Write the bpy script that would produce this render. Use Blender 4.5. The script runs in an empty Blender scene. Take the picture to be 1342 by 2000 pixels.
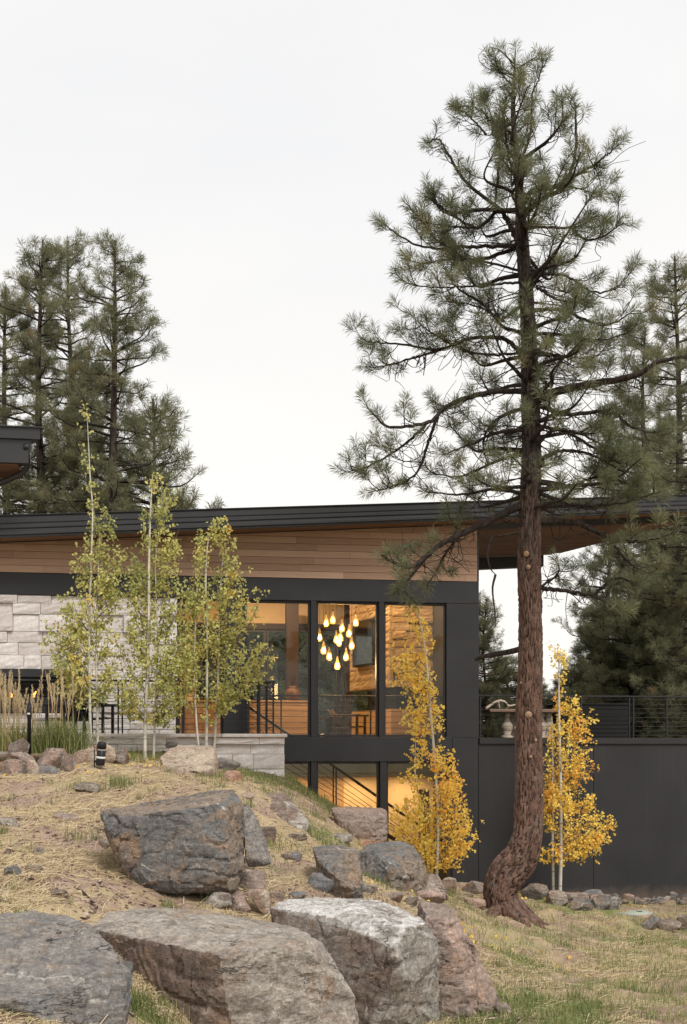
import bpy, bmesh, math, random
import numpy as np
from mathutils import Vector, Matrix, noise as mnoise

sc = bpy.context.scene
COL = sc.collection
R = math.radians

# ------------------------------------------------------------------ camera, sky, sun, exposure
F = 2516.0          # focal length in photograph pixels (1342 wide)
HZ = 1462.0         # row of the horizon in the photograph
cam_d = bpy.data.cameras.new('camera')
cam_d.sensor_fit = 'HORIZONTAL'; cam_d.sensor_width = 24.0
cam_d.lens = 24.0 * F / 1342.0
cam_d.shift_y = (HZ - 1000.0) / 1342.0
cam_d.clip_start = 0.1; cam_d.clip_end = 3000
cam = bpy.data.objects.new('camera', cam_d); COL.objects.link(cam)
cam.location = (0, 0, 0); cam.rotation_euler = (R(90), 0, 0)
sc.camera = cam

SUN_EL, SUN_AZ = 52.0, 148.0      # elevation; azimuth clockwise from +Y (behind the camera, to the right)
world = bpy.data.worlds.new('World'); sc.world = world; world.use_nodes = True
wn = world.node_tree; wn.nodes.clear()
wo = wn.nodes.new('ShaderNodeOutputWorld'); bg = wn.nodes.new('ShaderNodeBackground')
sky = wn.nodes.new('ShaderNodeTexSky'); sky.sky_type = 'NISHITA'; sky.sun_disc = False
sky.sun_elevation = R(SUN_EL); sky.sun_rotation = R(SUN_AZ)
sky.air_density = 1.0; sky.dust_density = 3.0; sky.ozone_density = 1.0
# thin even overcast: the clear sky seen through a bright, nearly white cloud sheet
tc = wn.nodes.new('ShaderNodeTexCoord')
cn = wn.nodes.new('ShaderNodeTexNoise'); cn.inputs['Scale'].default_value = 2.6; cn.inputs['Detail'].default_value = 5
cmap = wn.nodes.new('ShaderNodeMapping'); cmap.inputs['Scale'].default_value = (1, 1, 3.2)
wn.links.new(tc.outputs['Generated'], cmap.inputs['Vector']); wn.links.new(cmap.outputs[0], cn.inputs['Vector'])
cr = wn.nodes.new('ShaderNodeValToRGB')
cr.color_ramp.elements[0].position = .3; cr.color_ramp.elements[0].color = (9.35, 9.3, 9.3, 1)
cr.color_ramp.elements[1].position = .75; cr.color_ramp.elements[1].color = (10.2, 10.0, 9.75, 1)
wn.links.new(cn.outputs['Fac'], cr.inputs['Fac'])
sx_ = wn.nodes.new('ShaderNodeSeparateXYZ'); wn.links.new(tc.outputs['Generated'], sx_.inputs[0])
hr = wn.nodes.new('ShaderNodeValToRGB'); hr.color_ramp.elements[0].position = .0; hr.color_ramp.elements[0].color = (1.16, 1.12, 1.04, 1)
hr.color_ramp.elements[1].position = .42; hr.color_ramp.elements[1].color = (1, 1, 1, 1); wn.links.new(sx_.outputs[2], hr.inputs['Fac'])
hm = wn.nodes.new('ShaderNodeMix'); hm.data_type = 'RGBA'; hm.blend_type = 'MULTIPLY'; hm.inputs['Factor'].default_value = 1
wn.links.new(cr.outputs[0], hm.inputs['A']); wn.links.new(hr.outputs[0], hm.inputs['B'])
mx = wn.nodes.new('ShaderNodeMix'); mx.data_type = 'RGBA'; mx.inputs['Factor'].default_value = 0.9
wn.links.new(sky.outputs[0], mx.inputs['A']); wn.links.new(hm.outputs['Result'], mx.inputs['B'])
wn.links.new(mx.outputs['Result'], bg.inputs['Color']); bg.inputs['Strength'].default_value = 0.0570
wn.links.new(bg.outputs[0], wo.inputs['Surface'])

sun_d = bpy.data.lights.new('sun', 'SUN'); sun_d.energy = 1.5; sun_d.angle = R(18); sun_d.color = (1.0, .95, .88)
sun = bpy.data.objects.new('sun', sun_d); COL.objects.link(sun)
_az, _el = R(SUN_AZ), R(SUN_EL)
sdir = Vector((math.sin(_az) * math.cos(_el), math.cos(_az) * math.cos(_el), math.sin(_el)))
sun.rotation_euler = sdir.to_track_quat('Z', 'Y').to_euler(); sun.location = sdir * 40

sc.view_settings.view_transform = 'Standard'; sc.view_settings.look = 'None'
sc.view_settings.gamma = 1.0; sc.view_settings.use_curve_mapping = False
sc.view_settings.exposure = 0.90
sc.render.engine = 'CYCLES'
sc.cycles.use_denoising = True
sc.cycles.max_bounces = 8; sc.cycles.transparent_max_bounces = 12
sc.cycles.caustics_reflective = False; sc.cycles.caustics_refractive = False

# ------------------------------------------------------------------ helpers
def P(px, py, t):
    """world point seen at photograph pixel (px,py) at depth t metres"""
    return Vector(((px - 671.0) / F * t, t, (HZ - py) / F * t))

class NG:
    """small vectorised gradient noise"""
    def __init__(s, seed=0):
        r = np.random.RandomState(seed)
        s.perm = r.permutation(256); s.perm = np.concatenate([s.perm, s.perm, s.perm])
        g = r.normal(size=(256, 3)); s.g = g / np.linalg.norm(g, axis=1)[:, None]
    def __call__(s, p):
        p = np.asarray(p, float); i = np.floor(p).astype(int); f = p - i; i &= 255
        u = f * f * f * (f * (f * 6 - 15) + 10)
        def gr(dx, dy, dz):
            h = s.perm[s.perm[s.perm[(i[:, 0] + dx) & 255] + ((i[:, 1] + dy) & 255)] + ((i[:, 2] + dz) & 255)]
            return ((f - np.array([dx, dy, dz])) * s.g[h]).sum(1)
        l = lambda a, b, t: a + (b - a) * t
        x00 = l(gr(0,0,0), gr(1,0,0), u[:,0]); x10 = l(gr(0,1,0), gr(1,1,0), u[:,0])
        x01 = l(gr(0,0,1), gr(1,0,1), u[:,0]); x11 = l(gr(0,1,1), gr(1,1,1), u[:,0])
        return l(l(x00, x10, u[:,1]), l(x01, x11, u[:,1]), u[:,2]) * 1.5
    def fbm(s, p, o=4, gain=.5):
        p = np.asarray(p, float); a = 1.0; r = 0
        for k in range(o): r = r + a * s(p + 17.3 * k); p = p * 2.03; a *= gain
        return r
N0 = NG(3)

def mesh_np(name, v, f, mats=(), smooth=False, tint=None):
    me = bpy.data.meshes.new(name)
    v = np.asarray(v, np.float32); f = np.asarray(f, np.int32); n = f.shape[1]
    me.vertices.add(len(v)); me.vertices.foreach_set('co', v.ravel())
    me.loops.add(f.size); me.loops.foreach_set('vertex_index', f.ravel())
    me.polygons.add(len(f)); me.polygons.foreach_set('loop_start', np.arange(len(f), dtype=np.int32) * n)
    if smooth: me.polygons.foreach_set('use_smooth', np.ones(len(f), bool))
    me.update(calc_edges=True)
    for m in mats: me.materials.append(m)
    if tint is not None:
        a = me.attributes.new('tint', 'FLOAT', 'POINT'); a.data.foreach_set('value', np.asarray(tint, np.float32))
    return me

def link(name, me, parent=None, loc=(0,0,0), rot=None, scale=None):
    o = bpy.data.objects.new(name, me); COL.objects.link(o)
    if parent is not None: o.parent = parent
    o.location = loc
    if rot is not None: o.rotation_euler = rot
    if scale is not None: o.scale = scale
    return o
def tag(o, label=None, cat=None, group=None, kind=None):
    if label: o['label'] = label
    if cat: o['category'] = cat
    if group: o['group'] = group
    if kind: o['kind'] = kind
    return o
def thing(name, label, cat, loc=(0,0,0), rotz=0, group=None):
    o = link(name, None, None, loc, (0, 0, rotz)); return tag(o, label, cat, group)

def bm_mesh(name, bm, mat, smooth=False):
    me = bpy.data.meshes.new(name); bm.normal_update(); bm.to_mesh(me); bm.free()
    if mat: me.materials.append(mat)
    if smooth:
        for p in me.polygons: p.use_smooth = True
    return me
def add_box(bm, x0, x1, y0, y1, z0, z1, bev=0):
    r = bmesh.ops.create_cube(bm, size=1)
    for v in r['verts']:
        v.co = Vector(((x0+x1)/2 + v.co.x*(x1-x0), (y0+y1)/2 + v.co.y*(y1-y0), (z0+z1)/2 + v.co.z*(z1-z0)))
    if bev:
        es = list({e for v in r['verts'] for e in v.link_edges})
        bmesh.ops.bevel(bm, geom=es, offset=bev, segments=1, affect='EDGES')
def box_mesh(name, mat, *b, bev=0.004):
    bm = bmesh.new()
    for q in b: add_box(bm, *q, bev=bev)
    return bm_mesh(name, bm, mat)

def catmull(pts, n):
    pts = [Vector(p) for p in pts]
    if len(pts) == 2: return [pts[0].lerp(pts[1], k / n) for k in range(n + 1)]
    q = [pts[0] * 2 - pts[1]] + pts + [pts[-1] * 2 - pts[-2]]
    m = len(pts) - 1; out = []
    for k in range(n + 1):
        s = k / n * m; i = min(int(s), m - 1); t = s - i
        a, b, c, d = q[i], q[i+1], q[i+2], q[i+3]
        out.append(.5 * ((2*b) + (c-a)*t + (2*a-5*b+4*c-d)*t*t + (3*b-a-3*c+d)*t*t*t))
    return out

def tube_np(pts, rad, sides=6, cap=True):
    """one tapered tube; returns verts, quads"""
    p = np.array([tuple(q) for q in pts], float); n = len(p)
    rad = np.broadcast_to(np.asarray(rad, float), (n,))
    t = np.gradient(p, axis=0); t /= np.linalg.norm(t, axis=1)[:, None] + 1e-9
    ref = np.array([0, 0, 1.0]) if abs(t[0, 2]) < .9 else np.array([1.0, 0, 0])
    u = np.zeros_like(p); c = np.cross(t[0], ref); u[0] = c / np.linalg.norm(c)
    for i in range(1, n):
        c = u[i-1] - t[i] * (u[i-1] @ t[i]); u[i] = c / (np.linalg.norm(c) + 1e-9)
    w = np.cross(t, u)
    a = np.arange(sides) / sides * 2 * math.pi
    v = p[:, None, :] + rad[:, None, None] * (np.cos(a)[None, :, None] * u[:, None, :] + np.sin(a)[None, :, None] * w[:, None, :])
    v = v.reshape(-1, 3)
    i = np.arange(n - 1)[:, None] * sides; j = np.arange(sides)[None, :]; k = (j + 1) % sides
    f = np.stack([i + j, i + k, i + k + sides, i + j + sides], -1).reshape(-1, 4)
    return v, f
class Tubes:
    def __init__(s): s.v = []; s.f = []; s.n = 0
    def add(s, pts, rad, sides=5):
        v, f = tube_np(pts, rad, sides); s.v.append(v); s.f.append(f + s.n); s.n += len(v)
    def mesh(s, name, mat): return mesh_np(name, np.concatenate(s.v), np.concatenate(s.f), [mat], True)
def tube_mesh(name, mat, pts, rad, sides=8):
    t = Tubes(); t.add(pts, rad, sides); me = t.mesh(name, mat)
    bm = bmesh.new(); bm.from_mesh(me); bmesh.ops.holes_fill(bm, edges=[e for e in bm.edges if e.is_boundary]); bm.to_mesh(me); bm.free()
    return me
def lathe_mesh(name, mat, prof, seg=16, smooth=True):
    v = []; f = []
    for r, z in prof:
        for k in range(seg): a = k / seg * 2 * math.pi; v.append((r * math.cos(a), r * math.sin(a), z))
    for i in range(len(prof) - 1):
        for k in range(seg):
            l = (k + 1) % seg; f.append((i*seg+k, i*seg+l, (i+1)*seg+l, (i+1)*seg+k))
    me = mesh_np(name, v, f, [mat], smooth)
    bm = bmesh.new(); bm.from_mesh(me); bmesh.ops.holes_fill(bm, edges=[e for e in bm.edges if e.is_boundary]); bm.to_mesh(me); bm.free()
    return me

# ------------------------------------------------------------------ materials
class MB:
    def __init__(s, name, rough=.7, spec=.3, metal=0):
        s.m = bpy.data.materials.new(name); s.m.use_nodes = True; s.t = s.m.node_tree; s.t.nodes.clear()
        s.out = s.n('ShaderNodeOutputMaterial'); s.b = s.n('ShaderNodeBsdfPrincipled')
        s.b.inputs['Roughness'].default_value = rough; s.b.inputs['Specular IOR Level'].default_value = spec; s.b.inputs['Metallic'].default_value = metal
        s.l(s.b.outputs[0], s.out.inputs['Surface'])
    def n(s, k, **kw):
        x = s.t.nodes.new(k)
        for a, b in kw.items(): setattr(x, a, b)
        return x
    def l(s, a, b): s.t.links.new(a, b)
    def coord(s, scale=(1,1,1), kind='Object'):
        c = s.n('ShaderNodeTexCoord'); m = s.n('ShaderNodeMapping'); m.inputs['Scale'].default_value = scale
        s.l(c.outputs[kind], m.inputs['Vector']); return m.outputs[0]
    def noise(s, vec, scale, detail=5, rough=.6, dist=0):
        x = s.n('ShaderNodeTexNoise'); x.inputs['Scale'].default_value = scale; x.inputs['Detail'].default_value = detail
        x.inputs['Roughness'].default_value = rough; x.inputs['Distortion'].default_value = dist
        if vec is not None: s.l(vec, x.inputs['Vector'])
        return x.outputs['Fac']
    def ramp(s, fac, stops):
        x = s.n('ShaderNodeValToRGB'); e = x.color_ramp.elements
        while len(e) < len(stops): e.new(.5)
        for q, (p, c) in zip(e, stops):
            q.position = p; q.color = (c, c, c, 1) if isinstance(c, (int, float)) else (*c, 1)
        s.l(fac, x.inputs['Fac']); return x.outputs['Color']
    def mix(s, fac, a, b, mode='MIX'):
        x = s.n('ShaderNodeMix'); x.data_type = 'RGBA'; x.blend_type = mode
        for v, i in ((fac, 'Factor'), (a, 'A'), (b, 'B')):
            if isinstance(v, (int, float)) and i == 'Factor': x.inputs[i].default_value = v
            elif isinstance(v, tuple): x.inputs[i].default_value = (*v, 1)
            else: s.l(v, x.inputs[i])
        return x.outputs['Result']
    def math(s, op, a, b=0.0):
        x = s.n('ShaderNodeMath', operation=op)
        for v, i in ((a, 0), (b, 1)):
            if isinstance(v, (int, float)): x.inputs[i].default_value = v
            else: s.l(v, x.inputs[i])
        return x.outputs[0]
    def color(s, c):
        if isinstance(c, tuple): s.b.inputs['Base Color'].default_value = (*c, 1)
        else: s.l(c, s.b.inputs['Base Color'])
    def bump(s, h, strength=.4, dist=.02):
        x = s.n('ShaderNodeBump'); x.inputs['Strength'].default_value = strength; x.inputs['Distance'].default_value = dist
        s.l(h, x.inputs['Height']); s.l(x.outputs[0], s.b.inputs['Normal'])
    def attr(s, name='tint'):
        x = s.n('ShaderNodeAttribute'); x.attribute_name = name; return x.outputs['Fac']
    def rnd(s):
        return s.n('ShaderNodeObjectInfo').outputs['Random']
    def emit(s, col, st):
        s.b.inputs['Emission Color'].default_value = (*col, 1); s.b.inputs['Emission Strength'].default_value = st

def sc3(c, k): return tuple(x * k for x in c)
def m_plain(name, col, rough=.6, spec=.3, metal=0, var=.25, scale=6, bump=.0):
    b = MB(name, rough, spec, metal); v = b.coord(); f = b.noise(v, scale)
    b.color(b.ramp(f, [(.3, sc3(col, 1 - var)), (.7, sc3(col, 1 + var))]))
    if bump: b.bump(b.noise(v, scale * 12), bump, .01)
    return b.m
def m_rock(name, c1, c2, c3, vein=.0, stain=None, seed=0.0):
    """c1 main colour, c2 darker, c3 patch and facet tone; pale mineral veins, rusty stains"""
    b = MB(name, .85, .25); g = b.n('ShaderNodeTexCoord'); oi = b.rnd()
    off = b.n('ShaderNodeVectorMath', operation='ADD'); b.l(g.outputs['Object'], off.inputs[0])
    k = b.n('ShaderNodeCombineXYZ'); s9 = b.math('MULTIPLY', oi, 37.0)
    for i in range(3): b.l(s9, k.inputs[i])
    b.l(k.outputs[0], off.inputs[1]); v = off.outputs[0]
    mp = b.n('ShaderNodeMapping'); mp.inputs['Scale'].default_value = (1, 1, 4.5); mp.inputs['Rotation'].default_value = (.25, .35 + seed, 0); b.l(v, mp.inputs['Vector'])
    strat = b.noise(mp.outputs[0], 2.2, 8, .68, .7)
    f1 = b.noise(v, 1.7, 8, .66, .5); f2 = b.noise(v, 9, 6, .75); f3 = b.noise(v, 45, 4, .8)
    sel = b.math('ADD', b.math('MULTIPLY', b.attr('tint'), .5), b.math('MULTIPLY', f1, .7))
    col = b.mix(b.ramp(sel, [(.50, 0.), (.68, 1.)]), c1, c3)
    col = b.mix(b.ramp(strat, [(.36, .7), (.52, 0.)]), col, c2)
    if stain: col = b.mix(b.ramp(b.noise(v, 2.6, 6, .7, 1.0), [(.54, 0.), (.68, .75)]), col, stain)
    if vein:
        w = b.noise(v, .9, 3, .55, .3); w2 = b.noise(v, 2.3, 2, .5)
        d = b.math('ADD', b.math('ABSOLUTE', b.math('SUBTRACT', w, .5)), b.ramp(w2, [(.42, .05), (.60, 0.)]))
        col = b.mix(b.ramp(d, [(.0, vein), (.004, vein * .7), (.014, 0.)]), col, (.60, .57, .52))
        li = b.ramp(b.noise(v, 11, 6, .85), [(.58, 0.), (.74, vein * .45)])
        col = b.mix(li, col, (.46, .45, .41))
    crust = b.ramp(b.math('MULTIPLY', b.attr('crust'), b.math('ADD', f1, b.math('MULTIPLY', f2, .7))), [(.70, 0.), (.92, .85)])
    col = b.mix(crust, col, (.66, .65, .63))
    col = b.mix(b.ramp(f2, [(.25, .55), (.6, 0.)]), col, sc3(c2, .55))
    f4 = b.noise(v, 22, 5, .75, .3); cw = b.noise(mp.outputs[0], 1.4, 4, .6, .2)
    ck = b.ramp(b.math('ABSOLUTE', b.math('SUBTRACT', cw, .47)), [(.0, .7), (.003, .45), (.008, 0.)])
    ck = b.math('MULTIPLY', ck, b.ramp(b.noise(v, 1.6, 3, .5), [(.50, 0.), (.62, 1.)]))
    col = b.mix(ck, col, sc3(c2, .35))
    col = b.mix(1.0, col, b.ramp(f4, [(.30, .62), (.52, 1.), (.72, 1.5)]), 'MULTIPLY')
    sp = b.ramp(f3, [(.3, .68), (.7, 1.32)])
    col = b.mix(1.0, col, sp, 'MULTIPLY')
    b.color(col)
    h = b.math('ADD', b.math('MULTIPLY', strat, .9), b.math('ADD', b.math('MULTIPLY', f2, .5), b.math('MULTIPLY', f3, .22)))
    h = b.math('SUBTRACT', b.math('ADD', h, b.math('MULTIPLY', f4, .35)), b.math('MULTIPLY', ck, .8))
    b.bump(h, 1.0, .035)
    return b.m

M = {}
M['panel'] = m_plain('dark_panel', (.0275, .028, .031), .5, .3, var=.17, scale=1.1, bump=.08)
M['frame'] = m_plain('dark_frame', (.023, .023, .0255), .4, .4, var=.1)
M['fascia'] = m_plain('black_metal_fascia', (.022, .0225, .025), .38, .5, var=.12, scale=2)
M['rail'] = m_plain('black_rail_metal', (.018, .018, .02), .4, .4)
M['drywall'] = m_plain('warm_plaster', (.62, .48, .30), .8, .2, var=.04, bump=.03)
M['bulk'] = m_plain('pale_plaster', (.60, .60, .52), .8, .2, var=.04)
M['floor'] = m_plain('interior_floor', (.25, .15, .08), .5, .3)
M['black'] = m_plain('matte_black', (.012, .012, .013), .5, .3)
M['concrete'] = m_plain('concrete', (.36, .33, .31), .85, .2, var=.15, bump=.2)
def m_wood(name, c1, c2, grain=(1, 14, 14), rough=.6):
    b = MB(name, rough, .25); v = b.coord(grain); r = b.rnd()
    off = b.n('ShaderNodeVectorMath', operation='ADD'); b.l(v, off.inputs[0]); k = b.n('ShaderNodeCombineXYZ')
    for i in range(3): b.l(b.math('MULTIPLY', r, 53.0), k.inputs[i])
    b.l(k.outputs[0], off.inputs[1])
    f = b.noise(off.outputs[0], 3.0, 6, .65, .6)
    col = b.mix(b.ramp(r, [(0., 0.), (1., 1.)]), c1, c2)
    col = b.mix(1.0, col, b.ramp(f, [(.25, .62), (.75, 1.3)]), 'MULTIPLY')
    b.color(col); b.bump(f, .25, .006); return b.m
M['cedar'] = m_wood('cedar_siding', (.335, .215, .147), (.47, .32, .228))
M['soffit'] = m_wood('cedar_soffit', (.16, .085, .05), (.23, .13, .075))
M['oak'] = m_wood('warm_oak', (.34, .215, .115), (.44, .29, .16), rough=.5)
M['darkwood'] = m_wood('dark_walnut', (.025, .014, .009), (.045, .024, .014), rough=.5)
def m_stone():
    b = MB('pale_split_limestone', .9, .15); r = b.rnd(); v = b.coord(kind='Object')
    g = b.n('ShaderNodeNewGeometry').outputs['Position']
    f = b.noise(g, 3.5, 7, .7, .4); f2 = b.noise(g, 22, 5, .7)
    c = b.mix(r, (.60, .555, .535), (.76, .725, .71))
    c = b.mix(b.ramp(f, [(.42, 0.), (.66, .65)]), c, (.52, .455, .42))
    c = b.mix(1.0, c, b.ramp(f2, [(.25, .80), (.7, 1.10)]), 'MULTIPLY')
    b.color(c); b.bump(b.math('ADD', b.math('MULTIPLY', f, .4), b.math('MULTIPLY', f2, .6)), .55, .02); return b.m
M['stone'] = m_stone()
M['tanstone'] = m_plain('tan_ledgestone', (.36, .26, .165), .9, .15, var=.3, scale=5, bump=.4)
M['mortar'] = m_plain('stone_joint', (.36, .33, .31), .95, .1)
def m_glass():
    m = bpy.data.materials.new('window_glass'); m.use_nodes = True; t = m.node_tree; t.nodes.clear()
    o = t.nodes.new('ShaderNodeOutputMaterial'); mixn = t.nodes.new('ShaderNodeMixShader'); tr = t.nodes.new('ShaderNodeBsdfTransparent')
    gl = t.nodes.new('ShaderNodeBsdfGlossy'); fr = t.nodes.new('ShaderNodeFresnel'); fr.inputs['IOR'].default_value = 1.36
    tr.inputs['Color'].default_value = (.93, .95, .93, 1); gl.inputs['Roughness'].default_value = .0
    t.links.new(fr.outputs[0], mixn.inputs[0]); t.links.new(tr.outputs[0], mixn.inputs[1]); t.links.new(gl.outputs[0], mixn.inputs[2])
    t.links.new(mixn.outputs[0], o.inputs[0]); return m
M['glass'] = m_glass()
def m_emit(name, col, st):
    b = MB(name); b.color(col); b.emit(col, st); return b.m

M['slate'] = m_rock('grey_slate_rock', (.185, .18, .175), (.095, .092, .09), (.27, .215, .17), .7, (.34, .21, .12))
M['slate_blue'] = m_rock('blue_grey_slate', (.225, .228, .235), (.11, .112, .118), (.27, .245, .22), .5, (.30, .21, .14), .4)
M['brown'] = m_rock('brown_grey_rock', (.20, .145, .118), (.13, .11, .095), (.38, .34, .295), .5, (.31, .21, .14), -.3)
M['pink'] = m_rock('pinkish_sandstone', (.39, .285, .235), (.19, .135, .11), (.31, .25, .215), .3, (.40, .24, .15), .2)
M['tan'] = m_rock('tan_sandstone', (.48, .40, .31), (.25, .19, .14), (.40, .285, .225), .3, None, .1)
M['whiterock'] = m_rock('pale_crusted_rock', (.175, .128, .10), (.10, .08, .068), (.37, .345, .31), .6, (.26, .18, .12), -.5)
M['orange'] = m_rock('rusty_sandstone', (.38, .22, .135), (.18, .10, .07), (.42, .28, .20), .2, None, .3)
def m_wallpanel():
    b = MB('dark_wall_panel', .5, .3); g = b.n('ShaderNodeNewGeometry').outputs['Position']; sx = b.n('ShaderNodeSeparateXYZ'); b.l(g, sx.inputs[0])
    c = b.ramp(b.noise(g, 1.0, 6, .6), [(.3, (.023, .0235, .0265)), (.7, (.032, .0325, .0355))])
    mp = b.n('ShaderNodeMapping'); mp.inputs['Scale'].default_value = (9, 9, .25); b.l(g, mp.inputs['Vector']); st = b.noise(mp.outputs[0], 1.5, 4, .6)
    c = b.mix(b.ramp(st, [(.56, 0.), (.75, .2)]), c, (.06, .06, .06))
    dz = b.math('ADD', b.math('MULTIPLY', b.math('ADD', sx.outputs[2], 3.05), 2.2), b.math('MULTIPLY', b.noise(g, 5, 5, .7), .9))
    c = b.mix(b.ramp(dz, [(.35, .55), (.95, 0.)]), c, (.16, .12, .09)); b.color(c); b.bump(b.noise(g, 14, 4), .06, .01); return b.m
M['wallpanel'] = m_wallpanel()
# ------------------------------------------------------------------ terrain
ctrl_px = [  # photograph pixel and depth of points on the ground
 (-150,1490,21.5),(0,1508,20.5),(0,1560,17.2),(0,1640,14.2),(0,1740,11.8),(-150,1640,14.0),(-150,1760,11.5),
 (120,1765,11.5),(60,1530,18.6),(100,1600,15.4),(100,1690,12.8),(245,1965,9.6),(260,1900,10.6),(60,1900,10.2),
 (180,1490,21.4),(240,1475,22.6),(350,1468,23.2),(450,1502,23.2),(556,1512,23.8),(520,1530,21.8),
 (180,1560,17.4),(200,1640,14.6),(180,1720,12.5),(300,1522,19.4),(420,1542,18.4),(480,1562,18.0),(560,1560,19.5),
 (330,1758,12.6),(430,1760,12.9),(520,1775,12.9),(520,1640,16.2),(540,1700,14.3),(600,1562,20.8),(650,1575,22.6),
 (700,1600,22.6),(620,1640,17.8),(600,1690,15.2),(570,1745,13.5),(700,1745,14.2),(760,1735,16.3),(700,1690,17.6),
 (770,1690,21.8),(820,1720,23.6),(880,1735,22.0),(800,1750,15.4),(880,1770,16.6),(840,1735,20.0),
 (900,1745,23.2),(930,1770,20.6),(990,1805,18.6),(950,1850,15.8),(960,1910,13.8),(1060,1790,20.4),(1100,1765,24.0),
 (1150,1757,25.6),(1342,1760,26.6),(1250,1760,26.2),(900,1740,25.0),(1200,1806,22.3),(1342,1832,20.6),
 (1100,1850,17.4),(1250,1880,16.4),(1342,1925,14.4),(1100,1930,13.4),(1000,1995,11.5),(1342,2000,11.6),(1200,2000,11.5),
 (900,1998,11.7),(700,2070,10.6),(450,2110,9.7),(1500,1800,22.5),(1500,1900,15.5)]
ctrl = [tuple(P(*c)) for c in ctrl_px]
ctrl += [(0,0,-1.62),(-5,0,-1.35),(5,0,-1.85),(0,6,-1.95),(-5,6.5,-1.55),(5,6,-2.15),(-9,4,-1.0),(-10,10,-.9),(-10,15,-.5),
         (-12,21,-.1),(10,8,-2.4),(12,15,-2.8),(12,21,-3.0),(12,26.5,-3.15),(9.5,27.3,-3.12),(-8,25,.0),(-12,26,.1),
         (-3,26.2,-.3),(.4,26.0,-2.3),(2.4,26.6,-2.75),(5,26.9,-3.05)]
ctrl = np.array(ctrl)
def _tps_k(d2): return np.where(d2 > 1e-12, .5 * d2 * np.log(np.maximum(d2, 1e-12)), 0)
_c = ctrl[:, :2]; _n = len(_c)
_K = _tps_k(((_c[:, None] - _c[None]) ** 2).sum(-1)) + np.eye(_n) * .12
_Pm = np.concatenate([np.ones((_n, 1)), _c], 1)
_A = np.zeros((_n + 3, _n + 3)); _A[:_n, :_n] = _K; _A[:_n, _n:] = _Pm; _A[_n:, :_n] = _Pm.T
_w = np.linalg.solve(_A, np.concatenate([ctrl[:, 2], np.zeros(3)]))
PINE = P(985, 1798, 18.9)
def base_z(x, y):
    x = np.asarray(x, float).ravel(); y = np.asarray(y, float).ravel()
    xc = np.clip(x, -13, 13); yc = np.clip(y, -1, 27.5); out = np.zeros_like(x)
    for s in range(0, len(x), 4000):
        q = np.stack([xc[s:s+4000], yc[s:s+4000]], 1)
        out[s:s+4000] = _tps_k(((q[:, None] - _c[None]) ** 2).sum(-1)) @ _w[:_n] + _w[_n] + q @ _w[_n+1:]
    back = np.clip((y - 29) / 6, 0, 1); back = back * back * (3 - 2 * back)
    out = out * (1 - back) + back * (-.35 - .012 * np.clip(x, -30, 30))
    return out
def ground_z(x, y):
    x = np.asarray(x, float).ravel(); y = np.asarray(y, float).ravel()
    z = base_z(x, y)
    q = np.stack([x, y, np.zeros_like(x)], 1)
    far = np.clip((np.hypot(x, y - 12) - 25) / 60, 0, 1)
    z += .07 * N0.fbm(q * 1.1, 3) + .042 * N0.fbm(q * 3.6, 3)
    z += far * 3.0 * N0.fbm(q * .02, 2)
    d = np.hypot(x - PINE.x - .12, y - PINE.y)
    z += .16 * np.exp(-(d / .62) ** 2)
    for (mx_, my_, h, r) in MOUNDS:
        z += h * np.exp(-(((x - mx_) ** 2 + (y - my_) ** 2) / r ** 2))
    return z
MOUNDS = []
def gz(x, y): return float(ground_z([x], [y])[0])
def ray_ground(px, py, tmin=7.0, tmax=40.0):
    t = np.arange(tmin, tmax, .05); x = (px - 671) / F * t; z = (HZ - py) / F * t
    g = ground_z(x, t); k = np.argmax(z < g)
    if not (z < g).any(): k = len(t) - 1
    return float(t[k])
def on_ground(px, py):
    t = ray_ground(px, py); p = P(px, py, t); p.z = gz(p.x, p.y); return p, t
for (mpx, mpy, h, r) in ((1075,1790,.14,.32),(1215,1815,.16,.3),(1150,1812,.08,.4),(1040,1840,.06,.5)):
    p, _t = on_ground(mpx, mpy); MOUNDS.append((p.x, p.y, h, r))

# house frame: origin at the glazed corner of the facade, x along the facade, y into the house
HA = R(8.8); HC = P(935, HZ, 26.2); ca, sa = math.cos(HA), math.sin(HA)
def H(px, py, ly=0.0):
    """house-local (x, z) of a photograph pixel on the plane local y = ly"""
    dx = (px - 671.0) / F; dz = (HZ - py) / F
    t = (ly + HC.y * ca - HC.x * sa) / (ca - dx * sa)
    return ((t * dx - HC.x) * ca + (t - HC.y) * sa, t * dz)
def HX(px, ly=0.0): return H(px, HZ, ly)[0]
def to_local(x, y): return ((x - HC.x) * ca + (y - HC.y) * sa, -(x - HC.x) * sa + (y - HC.y) * ca)
def to_world(lx, ly, z): return Vector((HC.x + lx * ca - ly * sa, HC.y + lx * sa + ly * ca, z))

def grow(a, b, s0, far):
    """fine steps between a and b, growing steps out to +-far"""
    xs = list(np.arange(a, b, s0)); s = s0
    x = xs[-1]
    while x < far: s *= 1.35; x += s; xs.append(x)
    s = s0; x = a; lo = []
    while x > -far: s *= 1.35; x -= s; lo.append(x)
    return np.array(lo[::-1] + xs)
gx = grow(-8.5, 9.5, .10, 900); gy = grow(6.0, 27.6, .11, 900)
XX, YY = np.meshgrid(gx, gy); nx, ny = len(gx), len(gy)
ZZ = ground_z(XX, YY)
V = np.stack([XX.ravel(), YY.ravel(), ZZ], 1)
ii, jj = np.meshgrid(np.arange(nx - 1), np.arange(ny - 1)); a0 = (jj * nx + ii).ravel()
FQ = np.stack([a0, a0 + 1, a0 + nx + 1, a0 + nx], 1)
lx, ly = to_local(V[:, 0], V[:, 1])
ins = ((lx > -22) & (lx < 9.0) & (ly > .12) & (ly < 9.6))
FQ = FQ[~ins[FQ].any(1) | ~ins[FQ].all(1)]

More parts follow.
